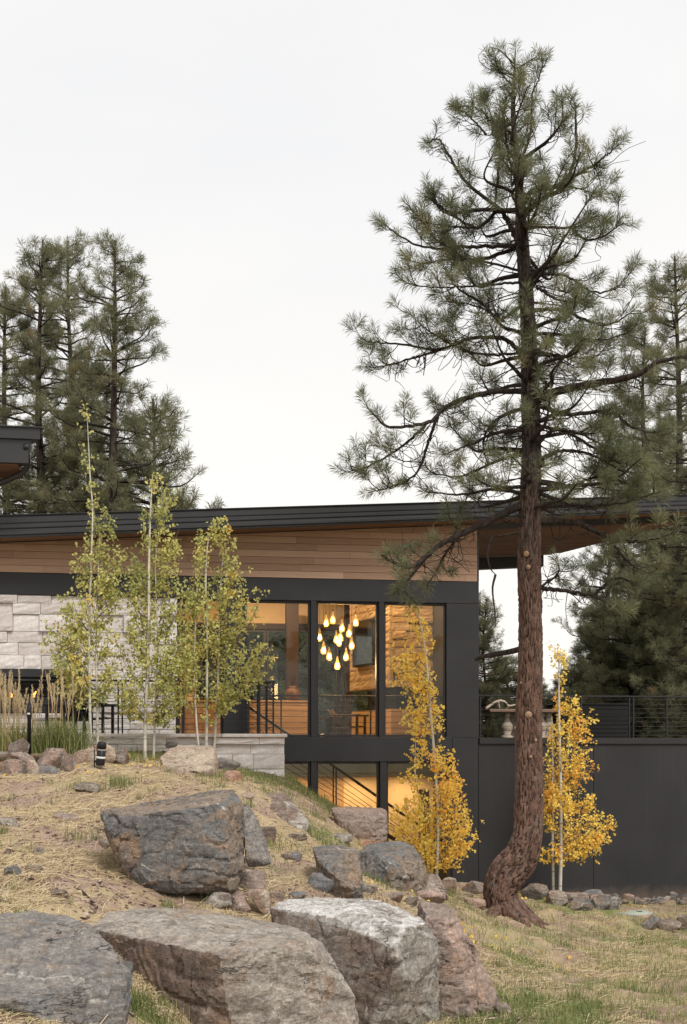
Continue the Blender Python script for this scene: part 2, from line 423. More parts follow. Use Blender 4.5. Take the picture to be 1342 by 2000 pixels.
# where the ground is green: patches given by photograph position, radius in metres
green_px = [(250,1465,.9,1),(330,1478,.6,.8),(480,1512,.6,1),(540,1525,.6,1),(600,1545,.7,1),(640,1570,.6,.9),(560,1570,.5,.7),(690,1620,.7,.7),(640,1640,.5,.9),
  (520,1690,.3,.6),(600,1660,.35,.6),(420,1520,.5,.6),(225,1525,.3,.8),(730,1720,.45,.8),(900,1760,.7,.7),(1080,1770,1.0,.75),(1180,1780,1.0,.7),(1000,1870,.8,.7),
  (1000,1950,.7,.8),(1110,1960,.5,.75),(1130,1985,.6,.8),(960,1990,.6,.9),(1250,1830,1.3,.75),(1330,1850,1.2,.7),(1080,1830,.7,.5),(930,1800,.7,.4),(1040,1985,.7,.6),(270,1960,.35,.9)]
GREEN = []
for (px, py, r, k) in green_px:
    p, _t = on_ground(px, py); GREEN.append((p.x, p.y, r, k))
def greenness(x, y):
    g = np.zeros_like(x)
    for (qx, qy, r, k) in GREEN: g = np.maximum(g, k * np.exp(-((x - qx) ** 2 + (y - qy) ** 2) / r ** 2))
    lawn = (x > 1.2 + .0 * y) & (y < 26) ; g = np.maximum(g, np.where(lawn, .36, .06))
    q = np.stack([x, y, np.zeros_like(x) + 5], 1)
    return np.clip(g * (1 + .9 * N0.fbm(q * 1.6, 3)) + .1 * N0.fbm(q * 4, 2), 0, 1)
b = MB('ground_soil_and_turf', .95, .1); v = b.coord(kind='Object')
n1 = b.noise(v, 1.3, 6, .65); n2 = b.noise(v, 9, 6, .7, .4); n3 = b.noise(v, 60, 4, .75); n4 = b.noise(b.coord((30, 9, 9)), 6, 3, .6, 1.0)
soil = b.mix(b.ramp(n2, [(.35, 0.), (.65, 1.)]), (.25, .165, .125), (.39, .29, .23))
straw = b.mix(b.ramp(n4, [(.35, 0.), (.65, 1.)]), (.38, .29, .16), (.52, .43, .26))
col = b.mix(b.ramp(n1, [(.46, 0.), (.58, .8)]), soil, straw)
grs = b.mix(b.ramp(n4, [(.35, 0.), (.65, 1.)]), (.12, .16, .045), (.24, .26, .10))
col = b.mix(b.ramp(b.attr(), [(.30, 0.), (.75, .85)]), col, grs)
col = b.mix(1.0, col, b.ramp(n3, [(.28, .6), (.68, 1.25)]), 'MULTIPLY')
b.color(col); b.bump(b.math('ADD', n2, b.math('MULTIPLY', n3, .6)), .8, .03)
M['ground'] = b.m
ground = link('ground', mesh_np('ground', V, FQ, [M['ground']], True, greenness(V[:, 0], V[:, 1])))
tag(ground, 'sloping hillside of bare soil, straw and patchy grass', None, None, 'structure')
# ------------------------------------------------------------------ house
rng = random.Random(7)
ZB = -3.12
house = thing('house', 'modern house with dark panels, cedar band, pale stone and lit corner windows', 'house', (HC.x, HC.y, ZB), HA)
def hp(name, me, mat=None, parent=None):
    """part of the house; mesh in house-local x, y and world z"""
    if parent is None: return link(name, me, house, (0, 0, -ZB))
    return link(name, me, parent)
def hbox(name, mat, *b, parent=None, bev=.004): return hp(name, box_mesh(name, M[mat], *b, bev=bev), None, parent)

XL = HX(-160)
z_sill = H(700, 1439)[1]; z_head = H(700, 1175)[1]; z_sid = H(932, 1137)[1]; z_bb = H(700, 1487)[1]
z_floor = .12; z_low = -3.02
x_st = HX(346); x_c0 = HX(436); x_c1 = HX(478); x_m1 = (HX(607), HX(618)); x_m2 = (HX(740), HX(750)); x_j = HX(872); x_e = HX(935)

# lintel band, corner pier, column, lower beam
hbox('lintel', 'panel', (XL, x_c1 - .003, -.02, .25, z_head + .02, z_sid), (x_c1 + .003, x_e, -.02, .25, z_head, z_sid))
hbox('corner_panel', 'panel', (x_j, x_e, -.015, .25, z_sill - .02, z_head - .003))
hbox('side_wall', 'panel', (x_e - .25, x_e - .005, .26, 3.0, z_low, 4.3), (x_e - .25, x_e - .005, 6.0, 8.0, z_low, 4.3))
hbox('column', 'panel', (x_c0, x_c1, -.06, .25, z_floor, z_head + .016))
hbox('beam', 'panel', (HX(552), HX(882), -.05, .25, z_bb, z_sill - .004))
# dark clad wall of the lower storey, in panels
wx = [HX(882) + .006, HX(934), HX(934) + 2.44, HX(934) + 4.88, HX(934) + 7.32, HX(934) + 9.0]
z_trim = H(1000, 1453)[1]; z_dk = H(1000, 1441)[1]
wall_low = hbox('lower_wall', 'panel', (wx[0] + .02, wx[-1] - .02, .02, .3, z_low - .6, z_trim - .02))
for k in range(5):
    hbox('wall_panel', 'wallpanel', (wx[k] + .004, wx[k+1] - .004, -.03, .02, z_low - .45, (z_sill - .024) if k == 0 else z_trim - .003), parent=wall_low, bev=.003)
hbox('deck_trim', 'frame', (x_e + .004, wx[-1], -.07, .25, z_trim, z_dk))
hbox('deck', 'darkwood', (x_e + .01, wx[-1], .26, 7.2, z_trim - .05, z_dk - .01))
hbox('deck_wall', 'panel', (wx[-1] - .3, wx[-1] - .02, .31, 7.2, z_low - .4, z_trim - .06), (x_e, wx[-1] - .31, 6.9, 7.2, z_low - .4, z_trim - .06))

# ---- roof
RO = -.62
fx0, fzb0 = H(0, 1052, RO); fx1, fzb1 = H(1285, 1003, RO)
_, fzt0 = H(0, 1006, RO); _, fzt1 = H(1285, 968, RO)
def rz(x, top=False):
    a, c = (fzt0, fzt1) if top else (fzb0, fzb1); return a + (c - a) * (x - fx0) / (fx1 - fx0)
XR = HX(1470, RO); xb = HX(1075, 5.2)
poly = [(XL - 2, RO), (XR, RO), (xb, 5.3), (-1.0, 5.3), (-1.0, 8.6), (XL - 2, 8.6)]
def prism(name, mat, poly, zlo, zhi):
    bm = bmesh.new(); lo = [bm.verts.new((x, y, zlo(x))) for x, y in poly]; hi = [bm.verts.new((x, y, zhi(x))) for x, y in poly]
    bm.faces.new(lo[::-1]); bm.faces.new(hi); n = len(poly)
    for i in range(n): bm.faces.new((lo[i], lo[(i+1) % n], hi[(i+1) % n], hi[i]))
    return bm_mesh(name, bm, M[mat])
ins_poly = [(XL - 2, RO + .03), (XR - .4, RO + .03), (xb - .02, 5.26), (-1.02, 5.26), (-1.02, 8.56), (XL - 2, 8.56)]
roof = hp('roof', prism('roof', 'fascia', ins_poly, lambda x: rz(x) + .05, lambda x: rz(x, True) - .02))
def sloped(name, mat, x0, x1, y0, y1, f0, f1, parent, bv=.012):
    """board along the front eave between fractions f0..f1 of the fascia height"""
    z = lambda x, f: rz(x) + (rz(x, True) - rz(x)) * f
    bm = bmesh.new(); vs = []
    for x in (x0, x1):
        for y, f in ((y0, f0), (y1, f0), (y1, f1), (y0, f1)): vs.append(bm.verts.new((x, y, z(x, f))))
    for a in ((0,3,2,1), (4,5,6,7), (0,1,5,4), (1,2,6,5), (2,3,7,6), (3,0,4,7)): bm.faces.new([vs[i] for i in a])
    bmesh.ops.bevel(bm, geom=list(bm.edges), offset=bv, segments=3, affect='EDGES')
    return hp(name, bm_mesh(name, bm, M[mat]), None, parent)
sloped('drip_edge', 'fascia', XL - 2, XR, RO - .05, RO + .5, .94, 1.0, roof)
sloped('fascia_board', 'fascia', XL - 2, XR, RO - .02, RO + .03, .625, .92, roof)
sloped('fascia_board', 'fascia', XL - 2, XR, RO - .075, RO + .03, .385, .585, roof)
sloped('gutter', 'fascia', XL - 2, XR, RO - .14, RO + .025, .0, .345, roof, .045)
# soffit boards run along the eave
nb = 26
for k in range(nb):
    y0 = RO + .03 + k * .205; y1 = y0 + .2
    xr = XR - .4 + (xb - XR + .38) * max(0, (y1 - RO)) / (5.3 - RO); 
    hp('soffit_board', prism('soffit_board', 'black' if 2 <= k <= 5 else 'soffit', [(XL - 2 if y0 < .0 else -1.0, y0), (xr, y0), (xr - .05, y1), (XL - 2 if y0 < .0 else -1.0, y1)], lambda x: rz(x) + .012, lambda x: rz(x) + .05), None, roof)  # black boards colour in the dark of the shadow gap and vent strip
bx_ = xb - .25
hp('eave_beam', prism('eave_beam', 'frame', [(-.95, 4.95), (bx_, 4.95), (bx_, 5.2), (-.95, 5.2)], lambda x: rz(x) - .26, lambda x: rz(x) + .01))

# ---- cedar siding, plank by plank
ubm = bmesh.new(); add_box(ubm, -.5, .5, -.5, .5, -.5, .5)
PL = []
for k in range(4):
    bm = bmesh.new(); add_box(bm, -.5, .5, -.5, .5, -.5, .5)
    for vv in bm.verts:
        if vv.co.y < 0: vv.co.y += rng.uniform(-.12, .12)
    PL.append(bm_mesh('plank', bm, M['cedar']))
ubm.free()
sid = hp('wood_siding', prism('wood_siding', 'black', [(XL, .0), (x_e - .03, .0), (x_e - .03, .2), (XL, .2)], lambda x: z_sid + .004, lambda x: rz(x) + .03))
ph = .137
row = 0
while z_sid + row * ph < rz(x_e):
    z0 = z_sid + .006 + row * ph; x = XL - rng.uniform(0, 1.5)
    while x < x_e - .04:
        L = rng.uniform(1.3, 3.4); x1 = min(x + L, x_e - .034)
        if x1 - x > .15 and x1 > XL and z0 < rz(x1) + .02:
            link('plank', rng.choice(PL), sid, ((max(x, XL) + x1) / 2, -.012 + rng.uniform(-.002, .002), z0 + ph / 2), None, (x1 - max(x, XL) - .004, .022, ph - .007))
        x = x1
        if x1 >= x_e - .035: break
    row += 1
hbox('siding_edge', 'frame', (x_e - .03, x_e, -.028, .26, z_sid + .003, rz(x_e) + .03))

# ---- split-face stone
SB = []
for k in range(10):
    bm = bmesh.new(); n = 4
    rr = random.Random(k)
    g = [[None] * (n + 1) for _ in range(n + 1)]
    for i in range(n + 1):
        for j in range(n + 1):
            edge = i in (0, n) or j in (0, n)
            d = rr.uniform(.0, .25) if edge else rr.uniform(.15, .7)
            g[i][j] = bm.verts.new((-.5 + i / n + (0 if i in (0, n) else rr.uniform(-.05, .05)), -.5 - d * .5, -.5 + j / n + (0 if j in (0, n) else rr.uniform(-.05, .05))))
    for i in range(n):
        for j in range(n): bm.faces.new((g[i][j], g[i+1][j], g[i+1][j+1], g[i][j+1]))
    be = [e for e in bm.edges if e.is_boundary]
    r_ = bmesh.ops.extrude_edge_only(bm, edges=be)
    for e in r_['geom']:
        if isinstance(e, bmesh.types.BMVert): e.co.y = .5
    bmesh.ops.recalc_face_normals(bm, faces=list(bm.faces))
    SB.append(bm_mesh('stone_block', bm, M['stone']))
SBT = []
for m_ in SB:
    q_ = m_.copy(); q_.materials.clear(); q_.materials.append(M['tanstone']); SBT.append(q_)
def lay_stones(parent, x0, x1, z0, z1, yf, holes=(), hmin=.14, hmax=.34, wmin=.28, wmax=.8, seed=1, depth=.09, blocks=None):
    rr = random.Random(seed); z = z0; first = True
    while z < z1 - .02:
        h = rr.uniform(hmin, hmax)
        for (hx0, hx1, hz0, hz1) in holes:
            for zz in (hz0, hz1):
                if z < zz - .02 < z + h + .12: h = zz - z
        if z + h > z1 - .1: h = z1 - z
        x = x0 - rr.uniform(0, .3)
        while x < x1:
            w = rr.uniform(wmin, wmax) * (1 if h > .22 else 1.15); a, c = max(x, x0), min(x + w, x1)
            if x1 - c < .12: c = x1
            x = c
            blocked = False
            for (hx0, hx1, hz0, hz1) in holes:
                if z < hz1 - .01 and z + h > hz0 + .01:
                    if a < hx1 and c > hx0:
                        if a < hx0 - .05: c = hx0; x = hx0
                        elif c > hx1 + .05: a = hx1
                        else: blocked = True
            if blocked or c - a < .03: continue
            cells = [(z, h)]
            if h > .29 and rr.random() < .42: s = rr.uniform(.4, .6); cells = [(z, h * s), (z + h * s, h * (1 - s))]
            for (zz, hh) in cells:
                d = depth + rr.uniform(-.03, .03)
                link('stone_block', rr.choice(blocks or SB), parent, ((a + c) / 2, yf + depth / 2 - (d - depth), zz + hh / 2), (0, 0, math.pi * 0), (c - a - .008, d * .6, hh - .008))
            if c >= x1 - .001: break
        z += h
z_pt = .20                                           # patio level
fp = (HX(-40), HX(168), H(80, 1393)[1], H(80, 1307)[1])   # outdoor fireplace opening
sw = hp('stone_wall', box_mesh('stone_wall', M['mortar'], (XL, fp[0] - .01, .06, .4, z_pt - .1, z_head + .018), (fp[1] + .01, x_st, .06, .4, z_pt - .1, z_head + .018),
     (fp[0], fp[1], .06, .4, z_pt - .1, fp[2] - .01), (fp[0], fp[1], .06, .4, fp[3] + .01, z_head + .018)))
lay_stones(sw, XL, x_st, z_pt - .05, z_head + .015, .0, [fp], seed=11)
# fireplace: steel mantel, black firebox, burner tray and flames
fpl = hp('fireplace', box_mesh('fireplace', M['black'], (fp[0], fp[1], .55, .6, fp[2], fp[3] - .16), (fp[0], fp[0] + .02, .05, .55, fp[2], fp[3] - .16), (fp[1] - .02, fp[1], .05, .55, fp[2], fp[3] - .16), (fp[0], fp[1], .05, .6, fp[3] - .165, fp[3] - .15), (fp[0], fp[1], .05, .6, fp[2] - .005, fp[2] + .02)))
hbox('mantel', 'frame', (fp[0] + .01, fp[1] - .005, -.05, .5, fp[3] - .155, fp[3] - .005), parent=fpl)
hbox('burner_tray', 'panel', (fp[0] + .1, fp[1] - .15, -.02, .3, fp[2] + .02, fp[2] + .3), parent=fpl)
M['flame'] = m_emit('gas_flame', (1.0, .35, .06), 2.2)
for fxp, s in ((20, 1.1), (68, 1.3)):
    x = HX(fxp, .15); bm = bmesh.new(); bmesh.ops.create_icosphere(bm, subdivisions=2, radius=.05)
    for vv in bm.verts:
        vv.co.z *= 2.2; k = max(0, vv.co.z) / .11; vv.co.x = vv.co.x * (1 - .75 * k) + .03 * math.sin(k * 3 + fxp) * s; vv.co.y *= (1 - .75 * k) * .6; vv.co *= s * .55; vv.co += Vector((x, .13, fp[2] + .36))
    hp('flame', bm_mesh('flame', bm, M['flame'], True), None, fpl)

# ---- patio slab and low planter wall
YP = -2.3
hbox('patio', 'concrete', (XL, HX(556, YP) - .02, YP + .3, -.001, -.2, z_pt - .01))
px1 = HX(556, YP)
pw = hp('planter_wall', box_mesh('planter_wall', M['mortar'], (XL, px1 - .06, YP + .06, YP + .30, -1.0, z_pt - .02)))
lay_stones(pw, HX(150, YP), px1, -.62, z_pt - .005, YP, [], .17, .30, .3, .75, seed=5)
hbox('wall_cap', 'stone', *[(HX(a, YP) + .003, HX(c, YP) - .003, YP - .07, YP + .36, z_pt, z_pt + .065) for a, c in ((-160, 40), (40, 170), (170, 300), (300, 432), (432, 561))], parent=pw, bev=.012)

# ---- glazing, upper floor
def window(x0, x1, z0, z1, y=.05, fr=.045, mull=(), name='window', tran=()):
    b = [(x0, x1, y, y + .10, z0, z0 + fr), (x0, x1, y, y + .10, z1 - fr, z1), (x0, x0 + fr, y, y + .10, z0 + fr, z1 - fr), (x1 - fr, x1, y, y + .10, z0 + fr, z1 - fr)]
    for m in mull: b.append((m - .03, m + .03, y, y + .10, z0 + fr, z1 - fr))
    for m in tran: b.append((x0 + fr, x1 - fr, y + .003, y + .097, m - .03, m + .03))
    w = hp(name, box_mesh(name, M['frame'], *b, bev=.003))
    xs = [x0] + list(mull) + [x1]
    for i in range(len(xs) - 1):
        hp('pane', box_mesh('pane', M['glass'], (xs[i] + .03, xs[i+1] - .03, y + .045, y + .053, z0 + .03, z1 - .03), bev=0), None, w)
    return w
window(x_st + .01, x_c0 - .004, z_floor + .02, z_head + .016, mull=((HX(356) + .02),))
for a, c in ((x_c1 + .004, x_m1[0]), (x_m1[1], x_m2[0]), (x_m2[1], x_j - .004)): window(a, c, z_sill, z_head - .003)
for a, c in (x_m1, x_m2): hbox('mullion', 'frame', (a + .002, c - .002, -.03, .24, z_sill, z_head - .003))
# lower floor windows
for a, c in ((HX(470), x_m1[0]), (x_m1[1], HX(742)), (HX(755), HX(880))): window(a, c, z_low, z_bb - .004)
for a, c in (x_m1, (HX(742), HX(755))): hbox('mullion', 'frame', (a + .002, c - .002, -.03, .24, z_low, z_bb - .004))

# ---- interior shell
YB = 7.6
xi0, xi1 = -9.6, x_e - .26
hbox('interior_floor', 'floor', (xi0, xi1, 1.75, YB + .3, -.12, z_floor), (xi0, x_c1 - .3, .26, 1.75, -.12, z_floor))
hbox('bulkhead', 'bulk', (xi0, xi1, 1.62, 1.75, -.52, z_floor - .01))
ceil = hp('interior_ceiling', prism('interior_ceiling', 'drywall', [(xi0, .26), (xi1, .26), (xi1, YB + .2), (xi0, YB + .2)], lambda x: rz(x) - .12, lambda x: rz(x) + .005))
zh = H(540, 1228, YB)[1]
hbox('back_wall', 'drywall', (xi0, xi1, YB + .08, YB + .3, zh + .12, 4.6), (xi0, HX(385, YB), YB + .08, YB + .3, z_floor, zh))
hbox('header', 'darkwood', (xi0 + .01, xi1 - .01, YB - .06, YB + .07, zh - .02, zh + .13))
hbox('interior_wall', 'drywall', (xi0 - .2, xi0, .4, YB, z_low, 4.2))
bw = [HX(385, YB), HX(432, YB), HX(520, YB), HX(569, YB), HX(607, YB), HX(660, YB), HX(740, YB), HX(835, YB), HX(905, YB)]
for k in range(len(bw) - 1): window(bw[k] + .01, bw[k+1] - .01, z_floor, zh - .03, y=YB, fr=.06)
hbox('timber_post', 'darkwood', (HX(557, 6.9), HX(581, 6.9), 6.6, 6.92, z_floor, zh + .6))
hbox('timber_post', 'darkwood', (HX(672, 6.9), HX(686, 6.9), 6.7, 6.92, z_floor, zh + .6))
# chimney breast with corner firebox and TV recess
YC = 3.1; cx0 = HX(765, YC); cx1 = HX(846, YC); YC2 = 5.4
zc = H(780, 1342, YC)[1]; zhh = H(780, 1385, YC)[1]
xl2 = HX(687, YC2)
def quad_prism(name, mat, poly, z0, z1): return prism(name, mat, poly, lambda x: z0, lambda x: z1)
chim = hp('chimney_breast', quad_prism('chimney_breast', 'mortar', [(cx0 + .06, YC + .06), (cx1 - .06, YC + .06), (cx1 - .06, YC2), (xl2 + .06, YC2)], zc + .01, 4.0))
lay_stones(chim, cx0 + .02, cx1, zc, 3.9, YC, [], .14, .26, .25, .6, seed=21, blocks=SBT)
# stones on the slanting left cheek
ang = math.atan2(YC2 - YC, xl2 - cx0); Lc = math.hypot(YC2 - YC, xl2 - cx0)
rr = random.Random(33); z = zc
while z < 3.85:
    h = rr.uniform(.14, .26); s = 0.
    while s < Lc:
        w = rr.uniform(.3, .7); e = min(s + w, Lc); m = (s + e) / 2
        nrm = Vector((math.sin(ang), -math.cos(ang))) * -1
        o = link('stone_block', rr.choice(SBT), chim, (cx0 + math.cos(ang) * m - nrm.x * .0, YC + math.sin(ang) * m, z + h / 2), (0, 0, ang + math.pi), (e - s - .008, .09, h - .008)); s = e
    z += h
hp('firebox', quad_prism('firebox', 'black', [(cx0 + .12, YC + .12), (cx1 - .05, YC + .12), (cx1 - .05, YC2), (xl2 + .4, YC2)], zhh + .01, zc - .003), None, chim)
hearth = hp('hearth', quad_prism('hearth', 'oak', [(cx0 - .02, YC - .03), (HX(868, YC), YC - .03), (HX(868, YC), YC2), (xl2, YC2)], z_floor, zhh))
for k in range(5):
    zz = z_floor + k * (zhh - z_floor) / 5
    hbox('board', 'oak', (cx0, HX(868, YC), YC - .05, YC - .031, zz + .004, zz + (zhh - z_floor) / 5 - .004), parent=hearth, bev=.003)
# television on the cheek
_f = .52; tcx = cx0 + (xl2 - cx0) * _f; tcy = YC + (YC2 - YC) * _f
tv = thing('television', 'black flat television on the stone chimney inside the glazed corner', 'television', to_world(tcx, tcy, H(720, 1300, 4.1)[1]), HA + ang + math.pi)
h_tv = H(720, 1210, 4.1)[1] - H(720, 1300, 4.1)[1]
link('bezel', box_mesh('bezel', M['black'], (-.62, .62, -.20, -.09, 0, h_tv), bev=.01), tv)
M['screen'] = m_plain('screen_glass', (.01, .011, .013), .08, .5)
link('screen', box_mesh('screen', M['screen'], (-.585, .585, -.208, -.201, .04, h_tv - .04), bev=.002), tv)
link('wall_bracket', box_mesh('wall_bracket', M['black'], (-.3, .3, -.09, .1, .2, h_tv - .2), bev=.004), tv)

# ---- lower room
hbox('lower_floor', 'floor', (xi0, xi1, .26, 4.6, z_low - .12, z_low))
YW = 3.0
hbox('lower_wall_inner', 'drywall', (HX(671, YW), xi1, YW, YW + .15, z_low, -.53))
hbox('lower_wall_inner', 'oak', (xi0, HX(671, YW) - .004, YW - .02, YW + .15, z_low, -.53))
hbox('lower_ceiling', 'bulk', (xi0, xi1, 1.76, 4.6, -.60, -.53))
hbox('door', 'darkwood', (HX(818, YW), HX(836, YW), YW - .04, YW - .003, z_low, z_low + 2.1))
hbox('well_wall', 'drywall', (xi0 - .2, xi0 - .003, .26, .39, z_low, -.13))

# ---- upper roof corner at the left edge, with its downspout
uy = -1.6
skw = lambda x0, x1, y0, y1: [(x0, y0), (x1, y0), (x1 - .45 * (y1 - y0), y1), (x0, y1)]
ux1, uzt = H(82, 834, uy); _, uz1 = H(60, 857, uy); _, uz2 = H(55, 880, uy); _, uz3 = H(55, 905, uy)
def uslab(name, mat, x1, y0, z0, z1, parent=None): return hp(name, prism(name, mat, skw(ux1 - 5, x1, y0, 3.8), lambda x: z0, lambda x: z1), None, parent)
uroof = uslab('upper_roof', 'fascia', ux1 - .03, uy, uz1, uzt - .02)
uslab('drip_edge', 'fascia', ux1, uy - .04, uzt - .022, uzt, uroof)
uslab('fascia_board', 'fascia', HX(60, uy), uy + .06, uz2, uz1 - .002, uroof)
uslab('gutter', 'fascia', HX(56, uy), uy - .02, uz3, uz2 - .003, uroof)
for k in range(6): hbox('soffit_board', 'soffit', (ux1 - 5, HX(35, uy), uy + .05 + k * .2, uy + .245 + k * .2, uz3 - .03, uz3 - .002), parent=uroof, bev=.002)
hbox('upper_wall', 'panel', (ux1 - 5, HX(-40, -.6), -.3, 3.8, rz(XL, True) - .3, uz3 - .03))
dp = [to_local(*P(px, py, 24.0).xy[:]) + (P(px, py, 24.0).z,) for px, py in ((58, 885), (59, 905), (58, 918), (50, 929), (30, 938), (0, 948), (-60, 965), (-75, 985))]
dp = [(x, uy + .03 + k * .12, z) for k, (x, y, z) in enumerate(dp)]
hp('downspout', tube_mesh('downspout', M['fascia'], catmull(dp, 28), .055, 10), None, uroof)

# ------------------------------------------------------------------ railings
def railing(name, label, a, c, z0, z1, posts, ncab=9, endposts=True):
    """a, c: house-local (x, y) ends; cable railing with thin posts"""
    r_ = thing(name, label, 'railing', to_world(a[0], a[1], z0), HA + math.atan2(c[1] - a[1], c[0] - a[0]))
    L = math.hypot(c[0] - a[0], c[1] - a[1]); h = z1 - z0
    link('top_rail', box_mesh('top_rail', M['rail'], (-.02, L + .02, -.025, .025, h - .035, h), bev=.005), r_)
    for p in posts:
        link('post', box_mesh('post', M['rail'], (p - .015, p + .015, -.02, .02, 0, h - .036), bev=.004), r_)
    for k in range(ncab):
        zc_ = h * (k + .7) / (ncab + .6)
        link('cable', tube_mesh('cable', M['rail'], [(0, 0, zc_), (L, 0, zc_)], .005, 6), r_)
    return r_
yr = YP + .12; za = z_pt + .066; zt = H(300, 1328, yr)[1]
xa, xc = HX(-60, yr), HX(536, yr); Lr = xc - xa
railing('patio_railing', 'black cable railing along the planter wall behind the green aspens', (xa, yr), (xc, yr), za, zt,
        [.05] + [HX(p, yr) - xa for p in (110, 231, 239, 345, 486, 507)] + [Lr - .02])
railing('patio_railing', 'short black railing return from planter wall to the dark column', (xc, yr + .06), (HX(478, -.1), -.1), za - .06, zt, [.5, 1.1, 1.9])
dzr = z_dk - .01; dzt = H(1100, 1358, .1)[1]
xa2 = x_e + .04; 
railing('deck_railing', 'black cable railing along the deck edge above the dark wall', (xa2, .1), (wx[-1] - .05, .1), dzr, dzt,
        [.02, HX(1135, .1) - xa2, HX(1229, .1) - xa2, HX(1237, .1) - xa2, HX(1302, .1) - xa2, wx[-1] - .09 - xa2])
railing('interior_railing', 'black cable guard rail at the stairwell inside the lit windows', (x_c1, 1.68), (xi1 - .05, 1.68), z_floor, H(700, 1358, 1.68)[1],
        [.02, .9, HX(724, 1.68) - x_c1, HX(861, 1.68) - x_c1], 8)
# stair with its own sloping rail, going down to the right just inside the glass
st = thing('staircase', 'black steel staircase rail sloping down behind the lower windows', 'staircase', to_world(HX(480, .9), .9, z_low), HA)
s0 = H(485, 1380, .9); s1 = H(960, 1711, .9); ox = HX(480, .9)
def sl(dz, y=0.): return [(s0[0] - ox, y, s0[1] - z_low + dz), (s1[0] - ox, y, max(.05, s1[1] - z_low + dz))]
link('handrail', tube_mesh('handrail', M['rail'], sl(0), .028, 8), st)
for k in range(1, 6): link('cable', tube_mesh('cable', M['rail'], sl(-.16 * k), .007, 6), st)
link('stringer', tube_mesh('stringer', M['rail'], [tuple(Vector(q) + Vector((0, .1, 0))) for q in sl(-1.15)], .05, 6), st)
for fpx in (651, 752, 868):
    f = (HX(fpx, .9) - s0[0]) / (s1[0] - s0[0]); zt_ = s0[1] + (s1[1] - s0[1]) * f - z_low
    for dx in (0, .06): link('post', box_mesh('post', M['rail'], (HX(fpx, .9) - ox + dx - .015, HX(fpx, .9) - ox + dx + .015, -.015, .015, max(0, zt_ - 1.15), zt_ - .02)), st)
for k in range(14):
    f = (k + .5) / 14; x = (s0[0] - ox) * (1 - f) + (s1[0] - ox) * f; z = (s0[1] * (1 - f) + s1[1] * f) - z_low - 1.1
    if z > .05: link('tread', box_mesh('tread', M['oak'], (x - .15, x + .15, .06, .75, z - .04, z)), st)

# ------------------------------------------------------------------ lamps of the house (real fixtures)
def point(name, loc, w, col, rad, parent=None):
    d = bpy.data.lights.new(name, 'POINT'); d.energy = w; d.color = col; d.shadow_soft_size = rad
    o = bpy.data.objects.new(name, d); COL.objects.link(o); o.location = loc; o.parent = parent; return o
M['bulb'] = m_emit('warm_bulb', (1.0, .70, .30), 14.0)
M['downlight'] = m_emit('warm_downlight', (1.0, .72, .38), 8.0)
def m_shade():
    b = MB('amber_glass_drop', .05, .5); b.color((.95, .72, .35)); b.emit((1.0, .68, .25), .35)
    mixn = b.n('ShaderNodeMixShader'); tr = b.n('ShaderNodeBsdfTransparent'); tr.inputs['Color'].default_value = (1, .9, .7, 1); mixn.inputs[0].default_value = .22
    b.l(tr.outputs[0], mixn.inputs[1]); b.l(b.b.outputs[0], mixn.inputs[2]); b.l(mixn.outputs[0], b.out.inputs['Surface']); return b.m
M['shade'] = m_shade()
YL = 1.9
chx, chz = H(655, 1178, YL)
zc_top = rz(chx) - .12
ch = thing('chandelier', 'cluster of glowing teardrop glass pendants hanging inside the middle window', 'chandelier', to_world(chx, YL, zc_top), HA)
link('canopy', lathe_mesh('canopy', M['black'], [(.28, 0), (.28, -.04), (.0, -.045)], 24), ch)
drop = lathe_mesh('glass_drop', M['shade'], [(.012, .24), (.018, .19), (.026, .14), (.045, .09), (.062, .04), (.064, .0), (.05, -.04), (.02, -.055), (0., -.056)], 14)
bulb = lathe_mesh('bulb', M['bulb'], [(0, .10), (.02, .07), (.032, .02), (.028, -.01), (0, -.025)], 10)
cone = lathe_mesh('pendant_cap', M['black'], [(.0, .27), (.014, .26), (.016, .23), (.0, .228)], 8)
for (px, py) in ((637,1220),(650,1214),(668,1230),(695,1219),(624,1248),(657,1252),(662,1258),(682,1240),(687,1264),(632,1273),(643,1285),(676,1286),(659,1303),(665,1249)):
    dy = rng.uniform(-.35, .35); x, z = H(px, py, YL + dy)
    x -= chx; z -= zc_top
    g_ = link('glass_drop', drop, ch, (x, dy, z)); link('bulb', bulb, g_)
    link('pendant_cap', cone, g_)
    link('cord', tube_mesh('cord', M['black'], [(x, dy, z + .26), (x * .95, dy * .95, -.03)], .0035, 5), ch)
point('chandelier_light', (0, 0, H(660, 1255, YL)[1] - zc_top - .55), 45, (1, .62, .28), .25, ch)
def downlight(lx, ly, z, w, label):
    t = thing('recessed_light', label, 'light', to_world(lx, ly, z), HA)
    link('trim', lathe_mesh('trim', M['frame'], [(.10, 0), (.10, -.012), (.075, -.012), (.075, 0)], 20), t)
    link('lens', lathe_mesh('lens', M['downlight'], [(.072, -.004), (.0, -.006)], 20), t)
    d = bpy.data.lights.new('recessed_glow', 'AREA'); d.shape = 'DISK'; d.size = .3; d.energy = w; d.color = (1, .62, .30)
    o = bpy.data.objects.new('recessed_glow', d); COL.objects.link(o); o.parent = t; o.location = (0, 0, -.03)
for lx, ly, w, lab in ((HX(545, 5), 5.4, 95, 'recessed ceiling light above the wooden island inside the house'), (HX(790, 2), 2.0, 48, 'recessed ceiling light in front of the stone chimney inside'),
                  (HX(720, 3), 3.0, 60, 'recessed ceiling light between chandelier and television'), (HX(400, 4), 3.6, 50, 'recessed ceiling light behind the narrow patio window')):
    downlight(lx, ly, rz(lx) - .125, w, lab)
